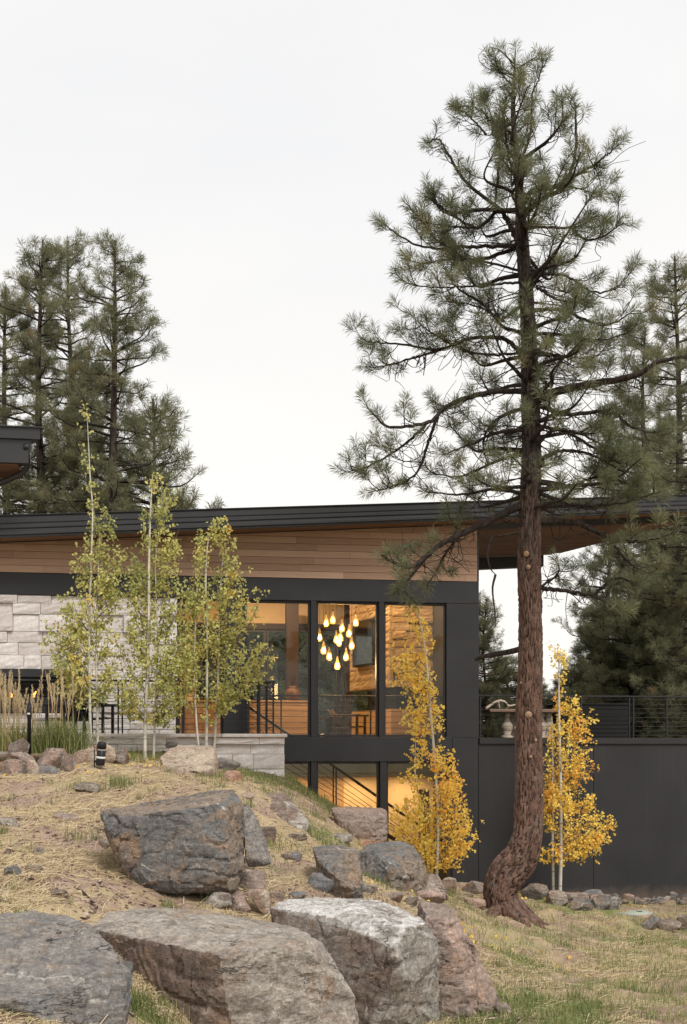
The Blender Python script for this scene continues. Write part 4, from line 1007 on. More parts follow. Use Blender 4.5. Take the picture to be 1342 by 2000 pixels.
class Needles:
    """needle tufts gathered into one mesh"""
    def __init__(s, seed): s.c = []; s.d = []; s.t = []; s.L = []; s.r = np.random.RandomState(seed)
    def add(s, p, d, tint, L): s.c.append(tuple(p)); s.d.append(tuple(d)); s.t.append(tint); s.L.append(L)
    def mesh(s, name, mat, N, width, axis=.10):
        c = np.array(s.c); d = np.array(s.d); d /= np.linalg.norm(d, axis=1)[:, None] + 1e-9; k = len(c); r = s.r
        ref = np.where(np.abs(d[:, 2:3]) < .9, [[0, 0, 1.]], [[1., 0, 0]]); u = np.cross(d, ref); u /= np.linalg.norm(u, axis=1)[:, None]; w = np.cross(d, u)
        L = np.array(s.L)[:, None] * r.uniform(.75, 1.1, (k, N))
        th = r.uniform(0, 2 * math.pi, (k, N)); ph = np.radians(r.triangular(8, 45, 100, (k, N)))
        al = r.uniform(-axis, axis * .6, (k, N))
        nd = (np.cos(ph)[..., None] * d[:, None] + np.sin(ph)[..., None] * (np.cos(th)[..., None] * u[:, None] + np.sin(th)[..., None] * w[:, None]))
        b0 = c[:, None] + d[:, None] * al[..., None]
        tip = b0 + nd * L[..., None]; tip[..., 2] -= .10 * L * (1 - nd[..., 2] ** 2) * r.uniform(.2, 1., (k, N))
        sd = np.cross(nd, r.normal(size=(k, N, 3))); sd /= np.linalg.norm(sd, axis=2)[..., None] + 1e-9
        mid = b0 + nd * L[..., None] * .55
        v = np.stack([b0, mid + sd * width / 2, tip, mid - sd * width / 2], 2).reshape(-1, 3)
        f = np.arange(k * N * 4).reshape(-1, 4)
        tint = np.clip(np.array(s.t)[:, None] + r.uniform(-.12, .12, (k, N)), 0, 1)
        return mesh_np(name, v, f, [mat], False, np.repeat(tint.ravel(), 4))

def twigs(pts, T, ND, r_, start=.35, step=.17, L0=.55, tuftL=.16, rad=.012, tint=.5, up=.35, depth=0, inner=.0):
    """side twigs with tufts along a limb given as a dense list of points"""
    n = len(pts); seg = [(pts[i+1] - pts[i]).length for i in range(n - 1)]; tot = sum(seg); s = 0; nxt = tot * start
    side = 1
    for i in range(n - 1):
        s += seg[i]
        while nxt <= s:
            f = nxt / tot; tg = (pts[i+1] - pts[i]).normalized(); lat = tg.cross(Vector((0, 0, 1)))
            if lat.length < .1: lat = Vector((r_.uniform(-1, 1), r_.uniform(-1, 1), 0))
            lat.normalize(); side = -side
            ang = r_.uniform(.45, 1.1); vert = r_.gauss(up * .5, .5)
            d = (tg * math.cos(ang) + lat * side * math.sin(ang) + Vector((0, 0, vert))).normalized()
            L = L0 * (1.15 - .75 * f) * r_.uniform(.5, 1.3); p0 = pts[i].lerp(pts[i+1], r_.random())
            m = p0 + d * L * .55 + Vector((0, 0, -.05 * L)); e = p0 + d * L + Vector((0, 0, up * .5 * L))
            cv = catmull([p0, m, e], 5); T.add(cv, np.linspace(rad * .7, rad * .35, 6), 4)
            dd = (cv[-1] - cv[-2]).normalized(); tn = tint + r_.gauss(0, .23)
            ND.add(e, dd + Vector((0, 0, .25)), tn, tuftL * r_.uniform(.8, 1.15))
            if L > .25:
                for q in range(1 + (r_.random() < .6) + (L > .5)):
                    j = r_.randint(2, 4); a2 = (dd + Vector((r_.gauss(0, .7), r_.gauss(0, .7), r_.gauss(.2, .5)))).normalized(); e2 = cv[j] + a2 * L * r_.uniform(.3, .55)
                    T.add([cv[j], cv[j].lerp(e2, .5) + Vector((0, 0, -.02)), e2], [rad * .45, rad * .4, rad * .3], 3); ND.add(e2, a2 + Vector((0, 0, .2)), tn + r_.gauss(0, .06), tuftL * r_.uniform(.75, 1.1))
            nxt += step * r_.uniform(.6, 1.4)
    e = pts[-1]; d = (pts[-1] - pts[-2]).normalized()
    ND.add(e, d, tint + .1, tuftL); ND.add(e - d * tuftL * .8, d, tint, tuftL)

def bark_trunk(name, pts, rad, mat, sides=40, amp=.022, freq=7.0, seed=1):
    v, f = tube_np(pts, rad, sides); n = len(pts); G = NG(seed)
    p = np.array([tuple(q) for q in pts]); c = np.repeat(p, sides, 0); d = v - c; rr_ = np.linalg.norm(d, axis=1); d /= rr_[:, None] + 1e-9
    sl_ = np.repeat(np.concatenate([[0], np.cumsum(np.linalg.norm(np.diff(p, axis=0), axis=1))]), sides)
    q = np.stack([d[:, 0] * freq * .42, d[:, 1] * freq * .42, sl_ * 4.2], 1); q2 = q + .35 * np.stack([G(q * 2.1), G(q * 2.1 + 9), 0 * sl_], 1)
    plate = np.abs(G.fbm(q2, 2)); hgt = np.clip(plate * 3.0, 0, 1) ** .6
    hgt = np.floor(hgt * 3) / 3 * .5 + hgt * .5
    k = amp * np.minimum(1, rr_ / .12)
    low = np.clip(1 - sl_ / 2.6, 0, 1) * .05 * G.fbm(np.stack([d[:, 0] * 1.4, d[:, 1] * 1.4, sl_ * 2.2], 1) + 5, 2)
    v = v + d * low[:, None] * (sides > 60)
    v = v + d * (k * (hgt - .6) + k * .35 * G.fbm(q * np.array([4, 4, 3.]), 2))[:, None]
    return mesh_np(name, v, f, [mat], True, hgt)

# ---- the big pine
TP = 18.9
tr = [(984,1850,47),(984,1815,43),(980,1785,34),(977,1757,31),(979,1733,32),(990,1709,34),(1008,1686,34),(1023,1660,31),(1031,1625,28),(1034,1560,27),(1034,1490,25.5),(1032,1400,25),(1036,1300,22.5),(1036,1200,21.5),(1034,1100,21.5),(1035,1000,20),(1038,900,18),(1036,780,16.5),(1034,700,15),(1030,600,13),(1024,520,12),(1019,460,11.5),(1016,400,8.5),(1010,310,6),(1004,257,5),(1002,194,4),(1004,160,3),(1006,122,1.5)]
r_ = random.Random(5)
tp = [P(a, c, TP + (.06 * math.sin(c * .01))) for a, c, _ in tr]; trr = [q / F * TP for _, _, q in tr]
cp = catmull(tp, 520); crr = np.interp(np.linspace(0, len(tr) - 1, 521), range(len(tr)), trr)
pine = thing('ponderosa_pine', 'tall ponderosa pine with crooked reddish trunk in front of the dark wall', 'pine tree', (PINE.x, PINE.y, gz(PINE.x, PINE.y)))
_po = Vector(pine.location)
def rel(pts): return [Vector(p) - _po for p in pts]
link('trunk', bark_trunk('trunk', rel(cp), crr, M['bark'], 110, .032, 14.0), pine)
# root flare
for k, (a, L, w) in enumerate(((.05, .9, .17), (-.45, .7, .16), (-1.1, .5, .15), (3.4, .34, .14), (-2.1, .4, .14), (.7, .5, .13))):
    dx, dy = math.cos(a), math.sin(a); b0 = P(985, 1775, TP)
    q = [Vector((b0.x + dx * s, b0.y + dy * s, 0)) for s in (.05, .25, .55, L)]
    zs = [b0.z + .12, None, None, None]
    for j in range(4):
        g_ = gz(q[j].x, q[j].y); q[j].z = zs[j] if zs[j] is not None else g_ + (.10, .05, -.03, -.10)[j]
    link('root', bark_trunk('root', rel(catmull(q, 26)), np.linspace(w, .04, 27), M['bark'], 20, .02, 7, 30 + k), pine)
# pruning scars
M['cutwood'] = m_plain('cut_pine_wood', (.33, .215, .13), .8, .2, var=.35, scale=25)
for (px, py, w) in ((1025,1086,6),(1028,1110,5),(1030,1392,7.5),(1009,1420,4),(1043,1443,3.5),(1034,1475,3.5),(1055,1552,4),(1018,1330,3)):
    i = min(range(len(cp)), key=lambda j: abs(cp[j].z - P(px, py, TP).z) + (0 if j > 60 else 9))
    c = cp[i]; rd = crr[i]; x = P(px, py, TP).x - c.x; x = max(-rd * .97, min(rd * .97, x)); y = -math.sqrt(max(1e-4, rd * rd - x * x)); n_ = Vector((x, y, -.1 * rd)).normalized()
    s = w / F * TP; a0_ = c + n_ * (rd - .03); b0_ = c + n_ * (rd + .018)
    st_ = link('branch_stub', tube_mesh('branch_stub', M['bark'], rel([a0_, b0_]), [s * 1.35, s * 1.05], 14), pine); link('cut_face', tube_mesh('cut_face', M['cutwood'], rel([b0_ - n_ * .01, b0_ + n_ * .004]), [s, s * .92], 14), st_)
limbs = [ # traced limbs: start thickness px, points
 (10,(1009,467),(991,431),(973,413),(928,444),(875,413),(830,382)),(5,(928,444),(890,443),(857,438)),(8,(1018,480),(946,480),(870,480),(830,440),(794,398)),
 (8,(1013,484),(928,507),(870,488),(807,476),(738,430)),(5,(968,391),(973,337),(977,280)),(7,(975,408),(910,355),(875,301),(857,272),(834,279)),
 (5,(1004,310),(973,257),(937,215),(897,208)),(4,(950,262),(915,226),(885,205)),(4,(1004,257),(977,262),(955,216),(946,190)),(6,(1018,312),(1031,279),(1038,239),(1040,181),(1053,155),(1062,112)),
 (3,(1004,172),(977,140),(968,114)),(5,(1018,312),(1071,275),(1098,234),(1098,190)),(11,(1018,402),(1040,373),(1089,364),(1111,346),(1125,292),(1125,239),(1123,199)),
 (6,(1111,346),(1152,328),(1187,301),(1210,279)),(5,(1089,364),(1129,368),(1178,382)),(6,(1027,442),(1116,444),(1165,427)),(5,(1116,444),(1143,467),(1178,462),(1219,433)),
 (6,(1030,534),(1102,538),(1160,570),(1205,560),(1245,516)),(8,(1036,607),(1089,605),(1152,628),(1196,632),(1241,604)),(5,(1013,552),(950,556),(852,562),(794,552)),(5,(1020,530),(920,507),(839,512),(805,521)),
 (7,(1020,650),(982,637),(950,600),(892,560),(870,520)),(5,(985,628),(928,597),(875,588)),(5,(1030,690),(930,690),(860,660),(825,636),(800,612)),
 (9,(1025,700),(985,662),(914,662),(853,682),(782,672),(714,667)),(5,(870,680),(820,695),(782,707),(736,717),(714,714)),(11,(1026,763),(944,768),(873,794),(838,824),(762,834),(724,803)),
 (6,(853,815),(833,875),(812,926),(762,951),(719,962)),(6,(838,824),(787,870),(721,910),(680,921)),(7,(1026,793),(965,824),(944,865),(952,905)),(8,(1026,839),(975,844),(924,865),(873,885)),
 (7,(1028,880),(960,905),(900,930),(845,925)),(8,(1028,966),(965,956),(904,966),(835,962)),(15,(1022,985),(965,1012),(904,1042),(853,1068),(800,1108),(745,1085)),(8,(853,1068),(815,1110),(790,1150),(812,1178)),(6,(900,1042),(868,1085),(850,1120)),
 (18,(1046,783),(1092,763),(1168,748),(1244,733),(1285,707),(1345,695)),(10,(1046,789),(1107,809),(1193,804),(1234,834),(1300,850)),(5,(1046,692),(1117,697),(1173,707)),(7,(1044,650),(1110,655),(1170,665),(1225,650)),
 (6,(1048,560),(1090,585),(1150,590)),(12,(1050,1018),(1127,1022),(1188,1048),(1249,1058),(1310,1045)),(9,(1050,1149),(1102,1154),(1158,1165),(1215,1190)),(8,(1046,900),(1100,880),(1160,890),(1230,930)),(8,(1046,940),(1110,950),(1180,930),(1260,960)),
 (8,(1046,870),(1085,840),(1140,850),(1190,880)),(8,(1046,960),(1120,985),(1200,985),(1290,960)),(7,(1046,830),(1120,850),(1200,900),(1260,905)),(6,(1188,1048),(1230,1100),(1270,1120)),(6,(1158,1165),(1200,1130),(1245,1140)),(5,(1050,1150),(1090,1120),(1085,1090))]
T = Tubes(); ND = Needles(4)
for k, lb in enumerate(limbs):
    th = lb[0] / F * TP * .55; pp = lb[1:]
    sgn = r_.choice((-1, 1)) * r_.uniform(.15, .6)
    if lb[0] in (15, 18, 12): sgn = -.45
    if k in (42, 43, 44, 45, 46, 47): sgn = -abs(sgn) - .25
    x0 = pp[0][0]; tx = 1034
    dep = lambda q: TP + sgn * abs(q[0] - tx) / F * TP * (.85 if abs(q[0] - tx) > 60 else 1.2) + .02
    q = [P(a, c, dep((a, c))) for a, c in pp]
    m = 12 + 5 * len(pp); cv = catmull(q, m)
    for i in range(1, m): cv[i] = cv[i] + Vector((r_.gauss(0, .005), r_.gauss(0, .01), r_.gauss(0, .005)))
    link('limb', Tubes.mesh((lambda tt: (tt.add(rel(cv), np.linspace(th, max(.006, th * .28), m + 1), 8), tt)[1])(Tubes()), 'limb', M['branch']), pine)
    dens = .195
    for w_ in range(int(len(cv) * (.5 if q[0].z < 6.5 else .15))):      # bare crooked shoots on the inner part
        p0 = cv[r_.randint(2, max(3, int(m * .6)))]; L_ = r_.uniform(.15, .6); d = Vector((r_.gauss(0, 1), r_.gauss(0, .7), r_.gauss(-.1, .7))).normalized()
        T.add(catmull([p0, p0 + d * L_ * .4 + Vector((0, 0, -.05)), p0 + d * L_ * .8 + Vector((r_.gauss(0, .09), r_.gauss(0, .09), r_.gauss(0, .09))), p0 + d * L_ + Vector((r_.gauss(0, .12), 0, r_.gauss(.06, .12)))], 7), np.linspace(.008, .003, 8), 3)
    twigs(cv, T, ND, r_, .24 if q[0].z > 5 else .40, dens, .62 if q[-1].z < 7 else .62 - .11 * (q[-1].z - 7), .18 if q[-1].z < 8.5 else .155, .013, .42 if q[0].z > 1.5 else .55, .35)
# limbs towards and away from the camera
prof = [(-1.0, 0), (.6, 1.4), (2.5, 1.9), (4, 2.1), (6, 1.9), (8, 1.5), (9.4, 1.1), (10.2, .5)]
for k in range(56):
    z = r_.uniform(3.5, 9.4); i = min(range(len(cp)), key=lambda j: abs(cp[j].z - z) + (0 if j > 120 else 9)); p0 = cp[i]
    L = np.interp(z, [a for a, _ in prof], [c for _, c in prof]) * r_.uniform(.55, 1.0)
    a = r_.choice((1, -1)) * math.pi / 2 + r_.gauss(0, .55); dr = Vector((math.cos(a), math.sin(a), 0)); up = r_.uniform(-.15, .35) + (z - 5) * .06
    cv = catmull([p0, p0 + dr * L * .4 + Vector((0, 0, up * L * .35)), p0 + dr * L * .75 + Vector((r_.gauss(0, .1), 0, up * L * .5)), p0 + dr * L + Vector((0, 0, up * L + .15 * L))], 18)
    T.add(cv, np.linspace(.022 + .012 * L, .008, 19), 6); twigs(cv, T, ND, r_, .45, .27, .5, .17, .012, .42, .35)
for k in range(26):   # short leader shoots near the top
    i = r_.randint(455, 520); p0 = cp[i]; d = Vector((r_.gauss(0, .6), r_.gauss(0, .6), r_.uniform(.3, 1))).normalized(); e = p0 + d * r_.uniform(.15, .4)
    T.add([p0, p0.lerp(e, .5), e], [.012, .01, .006], 4); ND.add(e, d, .5, .16)
# bare twigs
for k in range(90):
    i = r_.randint(300, 430); p0 = cp[i]; a = r_.uniform(0, 6.28); L = r_.uniform(.3, 1.1); d = Vector((math.cos(a), math.sin(a), r_.uniform(-.5, .3)))
    cv = catmull([p0, p0 + d * L * .4 + Vector((0, 0, -.05)), p0 + d * L * .75 + Vector((r_.gauss(0, .1), r_.gauss(0, .1), -.12)), p0 + d * L + Vector((r_.gauss(0, .12), r_.gauss(0, .12), r_.uniform(-.2, .15)))], 8)
    T.add(cv, np.linspace(.011, .004, 9), 4)
o_ = np.array(_po)
T.v = [q - o_ for q in T.v]; ND.c = [tuple(np.array(q) - o_) for q in ND.c]
tag(link('twigs', T.mesh('twigs', M['branch']), pine), None, None, None, 'stuff')
tag(link('needles', ND.mesh('needles', M['needle'], 66, .0072, .12), pine), None, None, None, 'stuff')
dead = link('dead_limb', Tubes.mesh((lambda tt: (tt.add(rel(catmull([P(1034, 1262, TP), P(1000, 1272, TP + .3), P(946, 1282, TP + .7), P(930, 1288, TP + .9)], 14)), np.linspace(.05, .03, 15), 8), tt)[1])(Tubes()), 'dead_limb', M['branch']), pine)
tt = Tubes()
for pts in ([(1014,1040),(985,1045),(962,1048),(950,1042)],[(962,1046),(952,1080),(958,1110),(968,1122)],[(968,1122),(962,1150),(966,1190),(968,1225)],[(1018,1070),(1030,1040),(1036,1010)]):
    tt.add(rel(catmull([P(a, c, TP - .25) for a, c in pts], 10)), np.linspace(.02, .006, 11), 5)
link('dead_twigs', tt.mesh('dead_twigs', M['branch']), pine)

# ---- background pines: a few grown shapes, each placed several times
def grow_pine(seed, Ht, z0, wmax, trunk_r, ntuft_step=.31, tuftL=.25, N=32, nw=.014, lean=.1, top=.16):
    r_ = random.Random(seed); T = Tubes(); ND = Needles(seed)
    ax = [Vector((lean * math.sin(k * 1.1 + seed), lean * math.cos(k * .9 + seed), -.3 + (Ht + .3) * k / 8)) for k in range(9)]; cp = catmull(ax, 70)
    rad = np.linspace(trunk_r, .03, 71)
    z = z0
    while z < Ht - .3:
        f = (z - z0) / (Ht - z0); W = wmax * min(1., (1 - f) ** .8 * 1.3 + top) * (0.75 + .25 * min(1, f * 5)) * r_.uniform(.55, 1.1)
        for w in range(r_.choice((1, 2, 2, 3))):
            a = r_.uniform(0, 6.28); dr = Vector((math.cos(a), math.sin(a), 0)); i = min(range(71), key=lambda j: abs(cp[j].z - z)); p0 = cp[i]; L = W * r_.uniform(.6, 1.05)
            e0 = -.25 + .75 * f
            cv = catmull([p0, p0 + dr * L * .4 + Vector((0, 0, e0 * L * .35)), p0 + dr * L * .75 + Vector((0, 0, e0 * L * .55)), p0 + dr * L + Vector((0, 0, e0 * L * .6 + .22 * L))], 9)
            T.add(cv, np.linspace(.02 + .014 * L, .008, 10), 5); twigs(cv, T, ND, r_, .25, ntuft_step, .62, tuftL, .014, .40 + r_.gauss(0, .10), .3)
        z += r_.uniform(.12, .27) * Ht / 15
    tp_ = cp[-1]
    for k in range(8): ND.add(tp_ - Vector((0, 0, .12 * k)), Vector((r_.gauss(0, .4), r_.gauss(0, .4), 1)), .5, tuftL * .8)
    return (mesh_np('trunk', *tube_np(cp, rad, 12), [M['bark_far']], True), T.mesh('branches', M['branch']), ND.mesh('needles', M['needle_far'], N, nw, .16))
shapes = [grow_pine(11, 17.5, 3.0, 3.0, .26), grow_pine(12, 17.0, 3.5, 2.9, .24), grow_pine(13, 15.0, 1.0, 2.9, .22), grow_pine(14, 8.0, .5, 2.2, .14, .33), grow_pine(15, 6.0, .3, 1.9, .11, .30)]
hts = [17.5, 17.0, 15.0, 8.0, 6.0]
def bg_pine(px, t, ytop, sh, rot, label, group, wide=1.0):
    x = (px - 671) / F * t; zt_ = (HZ - ytop) / F * t; g_ = gz(x, t); s = (zt_ - g_) / hts[sh]
    o = thing('pine_tree', label, 'pine tree', (x, t, g_), rot, group); o.scale = (s * wide, s * wide, s)
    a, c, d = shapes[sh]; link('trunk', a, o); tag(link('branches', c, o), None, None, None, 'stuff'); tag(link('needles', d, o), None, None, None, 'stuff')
G1 = 'pines rising behind the roof at left'; G2 = 'pines beyond the deck at right'; G3 = 'pines behind the house seen through the glass'
for a in ((80, 46, 466, 0, .4, 'tallest dense pine behind the left roof, thick rounded top', G1, 1.0), (139, 49, 470, 1, 2.2, 'narrow-topped pine between the two others behind the left roof', G1, .9), (222, 44, 472, 1, 4.4, 'open pine with bare trunk and wide right branches behind the roof', G1, 1.08),
          (12, 47, 560, 2, 1.5, 'pine cut by the left edge of the picture behind the upper roof', G1, 1.0), (175, 54, 690, 2, 3.0, 'shorter pine filling the gap between the trunks behind the roof', G1, .85), (300, 47, 780, 3, .8, 'low bushy pine at the right end of the left pine group', G1, .8),
          (1322, 37, 498, 0, 1.2, 'tall pine at the right edge of the picture with pointed top', G2, 1.0), (1262, 40, 640, 2, 2.7, 'pine behind the thick right limb of the crooked pine', G2, 1.0), (1370, 34, 640, 2, .3, 'pine partly outside the right edge of the picture', G2, 1.0),
          (1190, 43, 890, 2, 5.1, 'mid-height pine whose trunk shows under the prow roof', G2, .9), (1290, 46, 800, 1, 3.3, 'slender pine deep behind the right edge pine', G2, 1.0),
          (1178, 38, 1180, 3, 1.1, 'low dense pine above the black deck cabinet', G2, 1.2), (1230, 37, 1120, 3, 4.0, 'low dense pine behind the deck railing posts', G2, 1.2), (1310, 36, 1110, 3, 2.1, 'low dense pine behind the right end of the deck', G2, 1.2), (1112, 44, 1310, 4, 2.5, 'small pine just right of the crooked trunk beyond the deck', G2, 1.3),
          (948, 42, 1170, 3, 2.0, 'small pine against the sky beside the dark corner pier', G2, .8), (990, 47, 1285, 4, .6, 'small pine behind the antler on the deck', G2, 1.3), (1040, 50, 1320, 4, 5.6, 'small distant pine hidden by the crooked trunk', G2, 1.3), (1350, 42, 1160, 4, 3.1, 'small pine behind the far right railing', G2, 1.4), (1190, 48, 1250, 4, 1.9, 'small pine low between the deck pines', G2, 1.4)):
    bg_pine(*a)
rb = random.Random(3)
for k, px in enumerate((468, 500, 540, 566, 598, 630, 655, 690, 730, 800, 850, 335)):
    t_ = 39 + (k * 7 % 11); sh_ = 3 if k % 3 else 4
    bg_pine(px, t_, rb.uniform(1020, 1130), sh_, rb.uniform(0, 6), ('dark pine seen through the ' + ('narrow patio window' if px < 440 else 'leftmost corner window pane' if px < 612 else 'pane with the chandelier' if px < 745 else 'right pane behind the golden aspen') + ', ' + ('nearer' if t_ < 43 else 'farther') + (' shorter' if sh_ == 4 else ' taller') + ' one'), G3, 1.3)

# ---- aspens
class Leaves:
    def __init__(s, seed): s.p = []; s.t = []; s.r = np.random.RandomState(seed)
    def add(s, p, t): s.p.append(tuple(p)); s.t.append(t)
    def mesh(s, name, mat, size):
        p = np.array(s.p); k = len(p); r = s.r; sz = size * r.uniform(.7, 1.2, k)[:, None]
        n = r.normal(size=(k, 3)) + np.array([0, -.5, .25]); n /= np.linalg.norm(n, axis=1)[:, None]
        dn = np.array([[0, 0, -1.]]) + r.normal(size=(k, 3)) * .55; u = dn - n * (dn * n).sum(1)[:, None]; u /= np.linalg.norm(u, axis=1)[:, None]; w = np.cross(n, u)
        cup = n * sz * .18
        v = np.stack([p, p + u * sz * .35 + w * sz * .5 + cup, p + u * sz * .8 + w * sz * .36 + cup, p + u * sz * 1.08, p + u * sz * .8 - w * sz * .36 + cup, p + u * sz * .35 - w * sz * .5 + cup], 1).reshape(-1, 3)
        b0 = np.arange(k)[:, None] * 6; f = np.concatenate([b0 + np.array([[0, 1, 2, 3]]), b0 + np.array([[0, 3, 4, 5]])], 0)
        return mesh_np(name, v, f, [mat], False, np.repeat(np.clip(np.array(s.t), 0, 1), 6))
def aspen(label, stems, outline, mat, n, t0, seed, leaf=.047, tint=.45, oran=.03, group=None, tfun=None):
    """stems: lists of (px,py,r_px); outline: (py, left px, right px, density) rows of the crown"""
    r_ = random.Random(seed); bx, bt = on_ground(stems[0][0][0], stems[0][0][1])
    t = t0 or bt; base = P(stems[0][0][0], stems[0][0][1], t)
    a = thing('aspen_tree', label, 'aspen tree', base, 0, group)
    rl = lambda p: Vector(p) - base
    cvs = []
    for k, s in enumerate(stems):
        dz_ = (k - (len(stems) - 1) / 2) * .16
        pts = catmull([P(x, y, t + dz_) for x, y, _ in s], 40); rr_ = np.interp(np.linspace(0, len(s) - 1, 41), range(len(s)), [q / F * t * .85 for _, _, q in s])
        pts[0] = pts[0] - Vector((0, 0, .25)); link('trunk', mesh_np('trunk', *tube_np([rl(p) for p in pts], rr_, 10), [M['aspen_bark']], True), a); cvs.append(pts)
    ys = [o[0] for o in outline]; T = Tubes(); L = Leaves(seed)
    wts = [max(1, (o[2] - o[1])) * o[3] for o in outline]; cum = np.concatenate([[0], np.cumsum(wts)]); tot = cum[-1]
    nb_ = n // 62
    for q in range(nb_):
        # a branch climbs steeply from a stem to a tip inside the outline
        y = np.interp((q + r_.random()) / nb_ * tot, cum, [ys[0]] + ys) + r_.uniform(-10, 10)
        xl = np.interp(y, ys, [o[1] for o in outline]); xr = np.interp(y, ys, [o[2] for o in outline]); hw = (xr - xl) / 2
        u_ = r_.choice((-1, 1)) * r_.uniform(.0, 1.04) ** .8; x = (xl + xr) / 2 + hw * u_
        dd = r_.uniform(-1, 1) * max(.15, hw / F * t * .85) * (1.1 - .5 * abs(u_)); e = P(x, y, t + dd)
        st_ = min(cvs, key=lambda c: min(abs(p.x - e.x) + 2 * abs(p.z - (e.z - .35)) for p in c))
        zz = e.z - .18 - 1.15 * math.hypot(e.x - min(st_, key=lambda p: abs(p.z - e.z)).x, dd); p0 = min(st_, key=lambda p: abs(p.z - zz))
        zlo = P(0, ys[-1] - 5, t).z
        if p0.z < zlo: p0 = min(st_, key=lambda p: abs(p.z - zlo))
        m = p0.lerp(e, .55) + Vector(((e.x - p0.x) * .12, 0, -.05)); cv = catmull([p0, m, e], 10)
        T.add([rl(z) for z in cv[::2]], np.linspace(.008, .0025, 6), 4)
        tn = tint + r_.gauss(0, .15) + (tfun(x, y) if tfun else 0)
        if r_.random() < oran: tn = r_.uniform(.85, 1)
        ln_ = (e - p0).length; nl = int(62 * min(1.5, .35 + ln_ * .95) * r_.uniform(.55, 1.35)); wd = .045 + .035 * min(1, ln_)
        k = 0
        while k < nl:   # little sprays of leaves hanging off short side shoots
            f_ = r_.uniform(.22, 1.04); c = cv[min(10, int(f_ * 10))] + Vector((r_.gauss(0, wd), r_.gauss(0, wd), r_.gauss(0, wd)))
            for g_ in range(r_.randint(3, 6)):
                L.add(rl(c + Vector((r_.gauss(0, .028), r_.gauss(0, .028), r_.gauss(0, .032)))), tn + r_.gauss(0, .12)); k += 1
    tag(link('branches', T.mesh('branches', M['aspen_twig']), a), None, None, None, 'stuff'); tag(link('leaves', L.mesh('leaves', M[mat], leaf), a), None, None, None, 'stuff')
GA = 'green aspens in front of the planter wall'; GY = 'golden aspens at the dark wall'
aspen('left green aspen with two stems and a tall thin leader above the roof', [[(179,1475,3.6),(176,1400,3.2),(174,1250,2.8),(178,1100,2.2),(181,1000,1.8),(176,930,1.4),(171,830,.8),(168,800,.4)],[(191,1468,3.4),(190,1380,3.0),(188,1250,2.4),(192,1120,1.6),(195,1040,1.)]],
  [(800,163,176,.45),(870,160,180,.5),(900,162,186,.4),(965,170,182,.2),(985,176,210,.6),(1030,168,228,.8),(1080,150,240,.9),(1110,128,236,1),(1150,135,235,1),(1200,112,225,1),(1240,85,222,1),(1280,95,225,1),(1320,118,225,1),(1350,120,215,.8),(1372,160,195,.4)], 'aspen_green', 5600, 22.2, 41, tint=.42, group=GA, tfun=lambda x, y: .3 if (y > 1300 and x < 165) else 0)
aspen('middle green aspen with two stems and the widest crown', [[(283,1470,4.2),(284,1400,3.6),(290,1250,3.2),(291,1100,2.6),(294,1000,2.),(298,930,1.2)],[(300,1472,3.0),(303,1390,2.6),(308,1250,2.2),(304,1100,1.6),(316,1000,1.)]],
  [(925,290,305,.2),(955,285,345,.6),(1000,272,350,.9),(1050,272,350,.9),(1090,240,345,1),(1130,240,350,1.1),(1180,240,362,1.2),(1230,222,366,1.3),(1280,215,372,1.3),(1330,215,375,1.2),(1370,235,375,.9),(1400,250,350,.5),(1415,255,290,.3)], 'aspen_green', 7200, 22.4, 42, tint=.36, group=GA)
aspen('right green aspen with three stems leaning over the dark column', [[(388,1462,2.6),(383,1400,2.4),(379,1300,2.0),(385,1150,1.5)],[(403,1462,3.4),(404,1380,3.),(404,1250,2.6),(402,1120,2.),(408,1040,1.)],[(418,1466,3.),(423,1390,2.6),(427,1290,2.2),(430,1160,1.6),(438,1060,.8)]],
  [(1002,452,458,.3),(1020,385,462,.6),(1060,384,466,.9),(1100,385,470,.9),(1140,366,500,1.1),(1165,365,512,1.1),(1200,350,490,1.1),(1245,350,470,1.0),(1262,352,540,1.0),(1290,360,520,1.0),(1320,362,490,.9),(1360,362,460,.8),(1385,365,455,.5),(1398,375,410,.3)], 'aspen_green', 6700, 22.8, 43, tint=.50, oran=.05, group=GA)
aspen('golden aspen standing in front of the lit corner windows', [[(853,1705,3.6),(856,1600,3.2),(848,1470,3.),(840,1380,2.6),(832,1280,2.2),(818,1200,1.4),(815,1185,.6)],[(836,1700,1.8),(830,1600,1.6),(812,1520,1.2),(812,1440,.8)]],
  [(1180,802,816,.8),(1230,800,832,1),(1260,770,840,.9),(1300,762,850,1),(1340,790,850,1),(1365,788,852,.8),(1385,790,875,.7),(1400,800,850,.4),(1440,805,865,.5),(1475,790,885,.9),(1520,788,905,1.1),(1560,770,905,1.1),(1600,764,925,1.2),(1640,765,918,1.1),(1670,780,912,.8),(1695,810,880,.4)], 'aspen_gold', 6400, 23.2, 44, tint=.45, group=GY, tfun=lambda x, y: .2 if x > 880 else 0)
aspen('golden aspen right of the crooked pine with two white stems', [[(1094,1738,4.2),(1096,1650,3.6),(1095,1500,3.),(1092,1400,2.6),(1092,1300,1.6),(1094,1270,.6)],[(1081,1738,3.2),(1080,1640,2.8),(1080,1520,2.2),(1078,1400,1.4)],[(1096,1560,1.6),(1110,1470,1.4),(1118,1390,.9)]],
  [(1262,1085,1098,.4),(1290,1080,1106,.9),(1335,1078,1104,.8),(1350,1082,1098,.2),(1365,1100,1150,.4),(1400,1065,1160,.9),(1450,1058,1165,1.1),(1500,1056,1158,1.1),(1540,1056,1172,1.1),(1570,1058,1192,1.1),(1610,1058,1195,1.0),(1640,1060,1190,.9),(1668,1062,1165,.7),(1685,1070,1120,.3)], 'aspen_gold', 6000, 25.0, 45, tint=.55, oran=.10, group=GY)

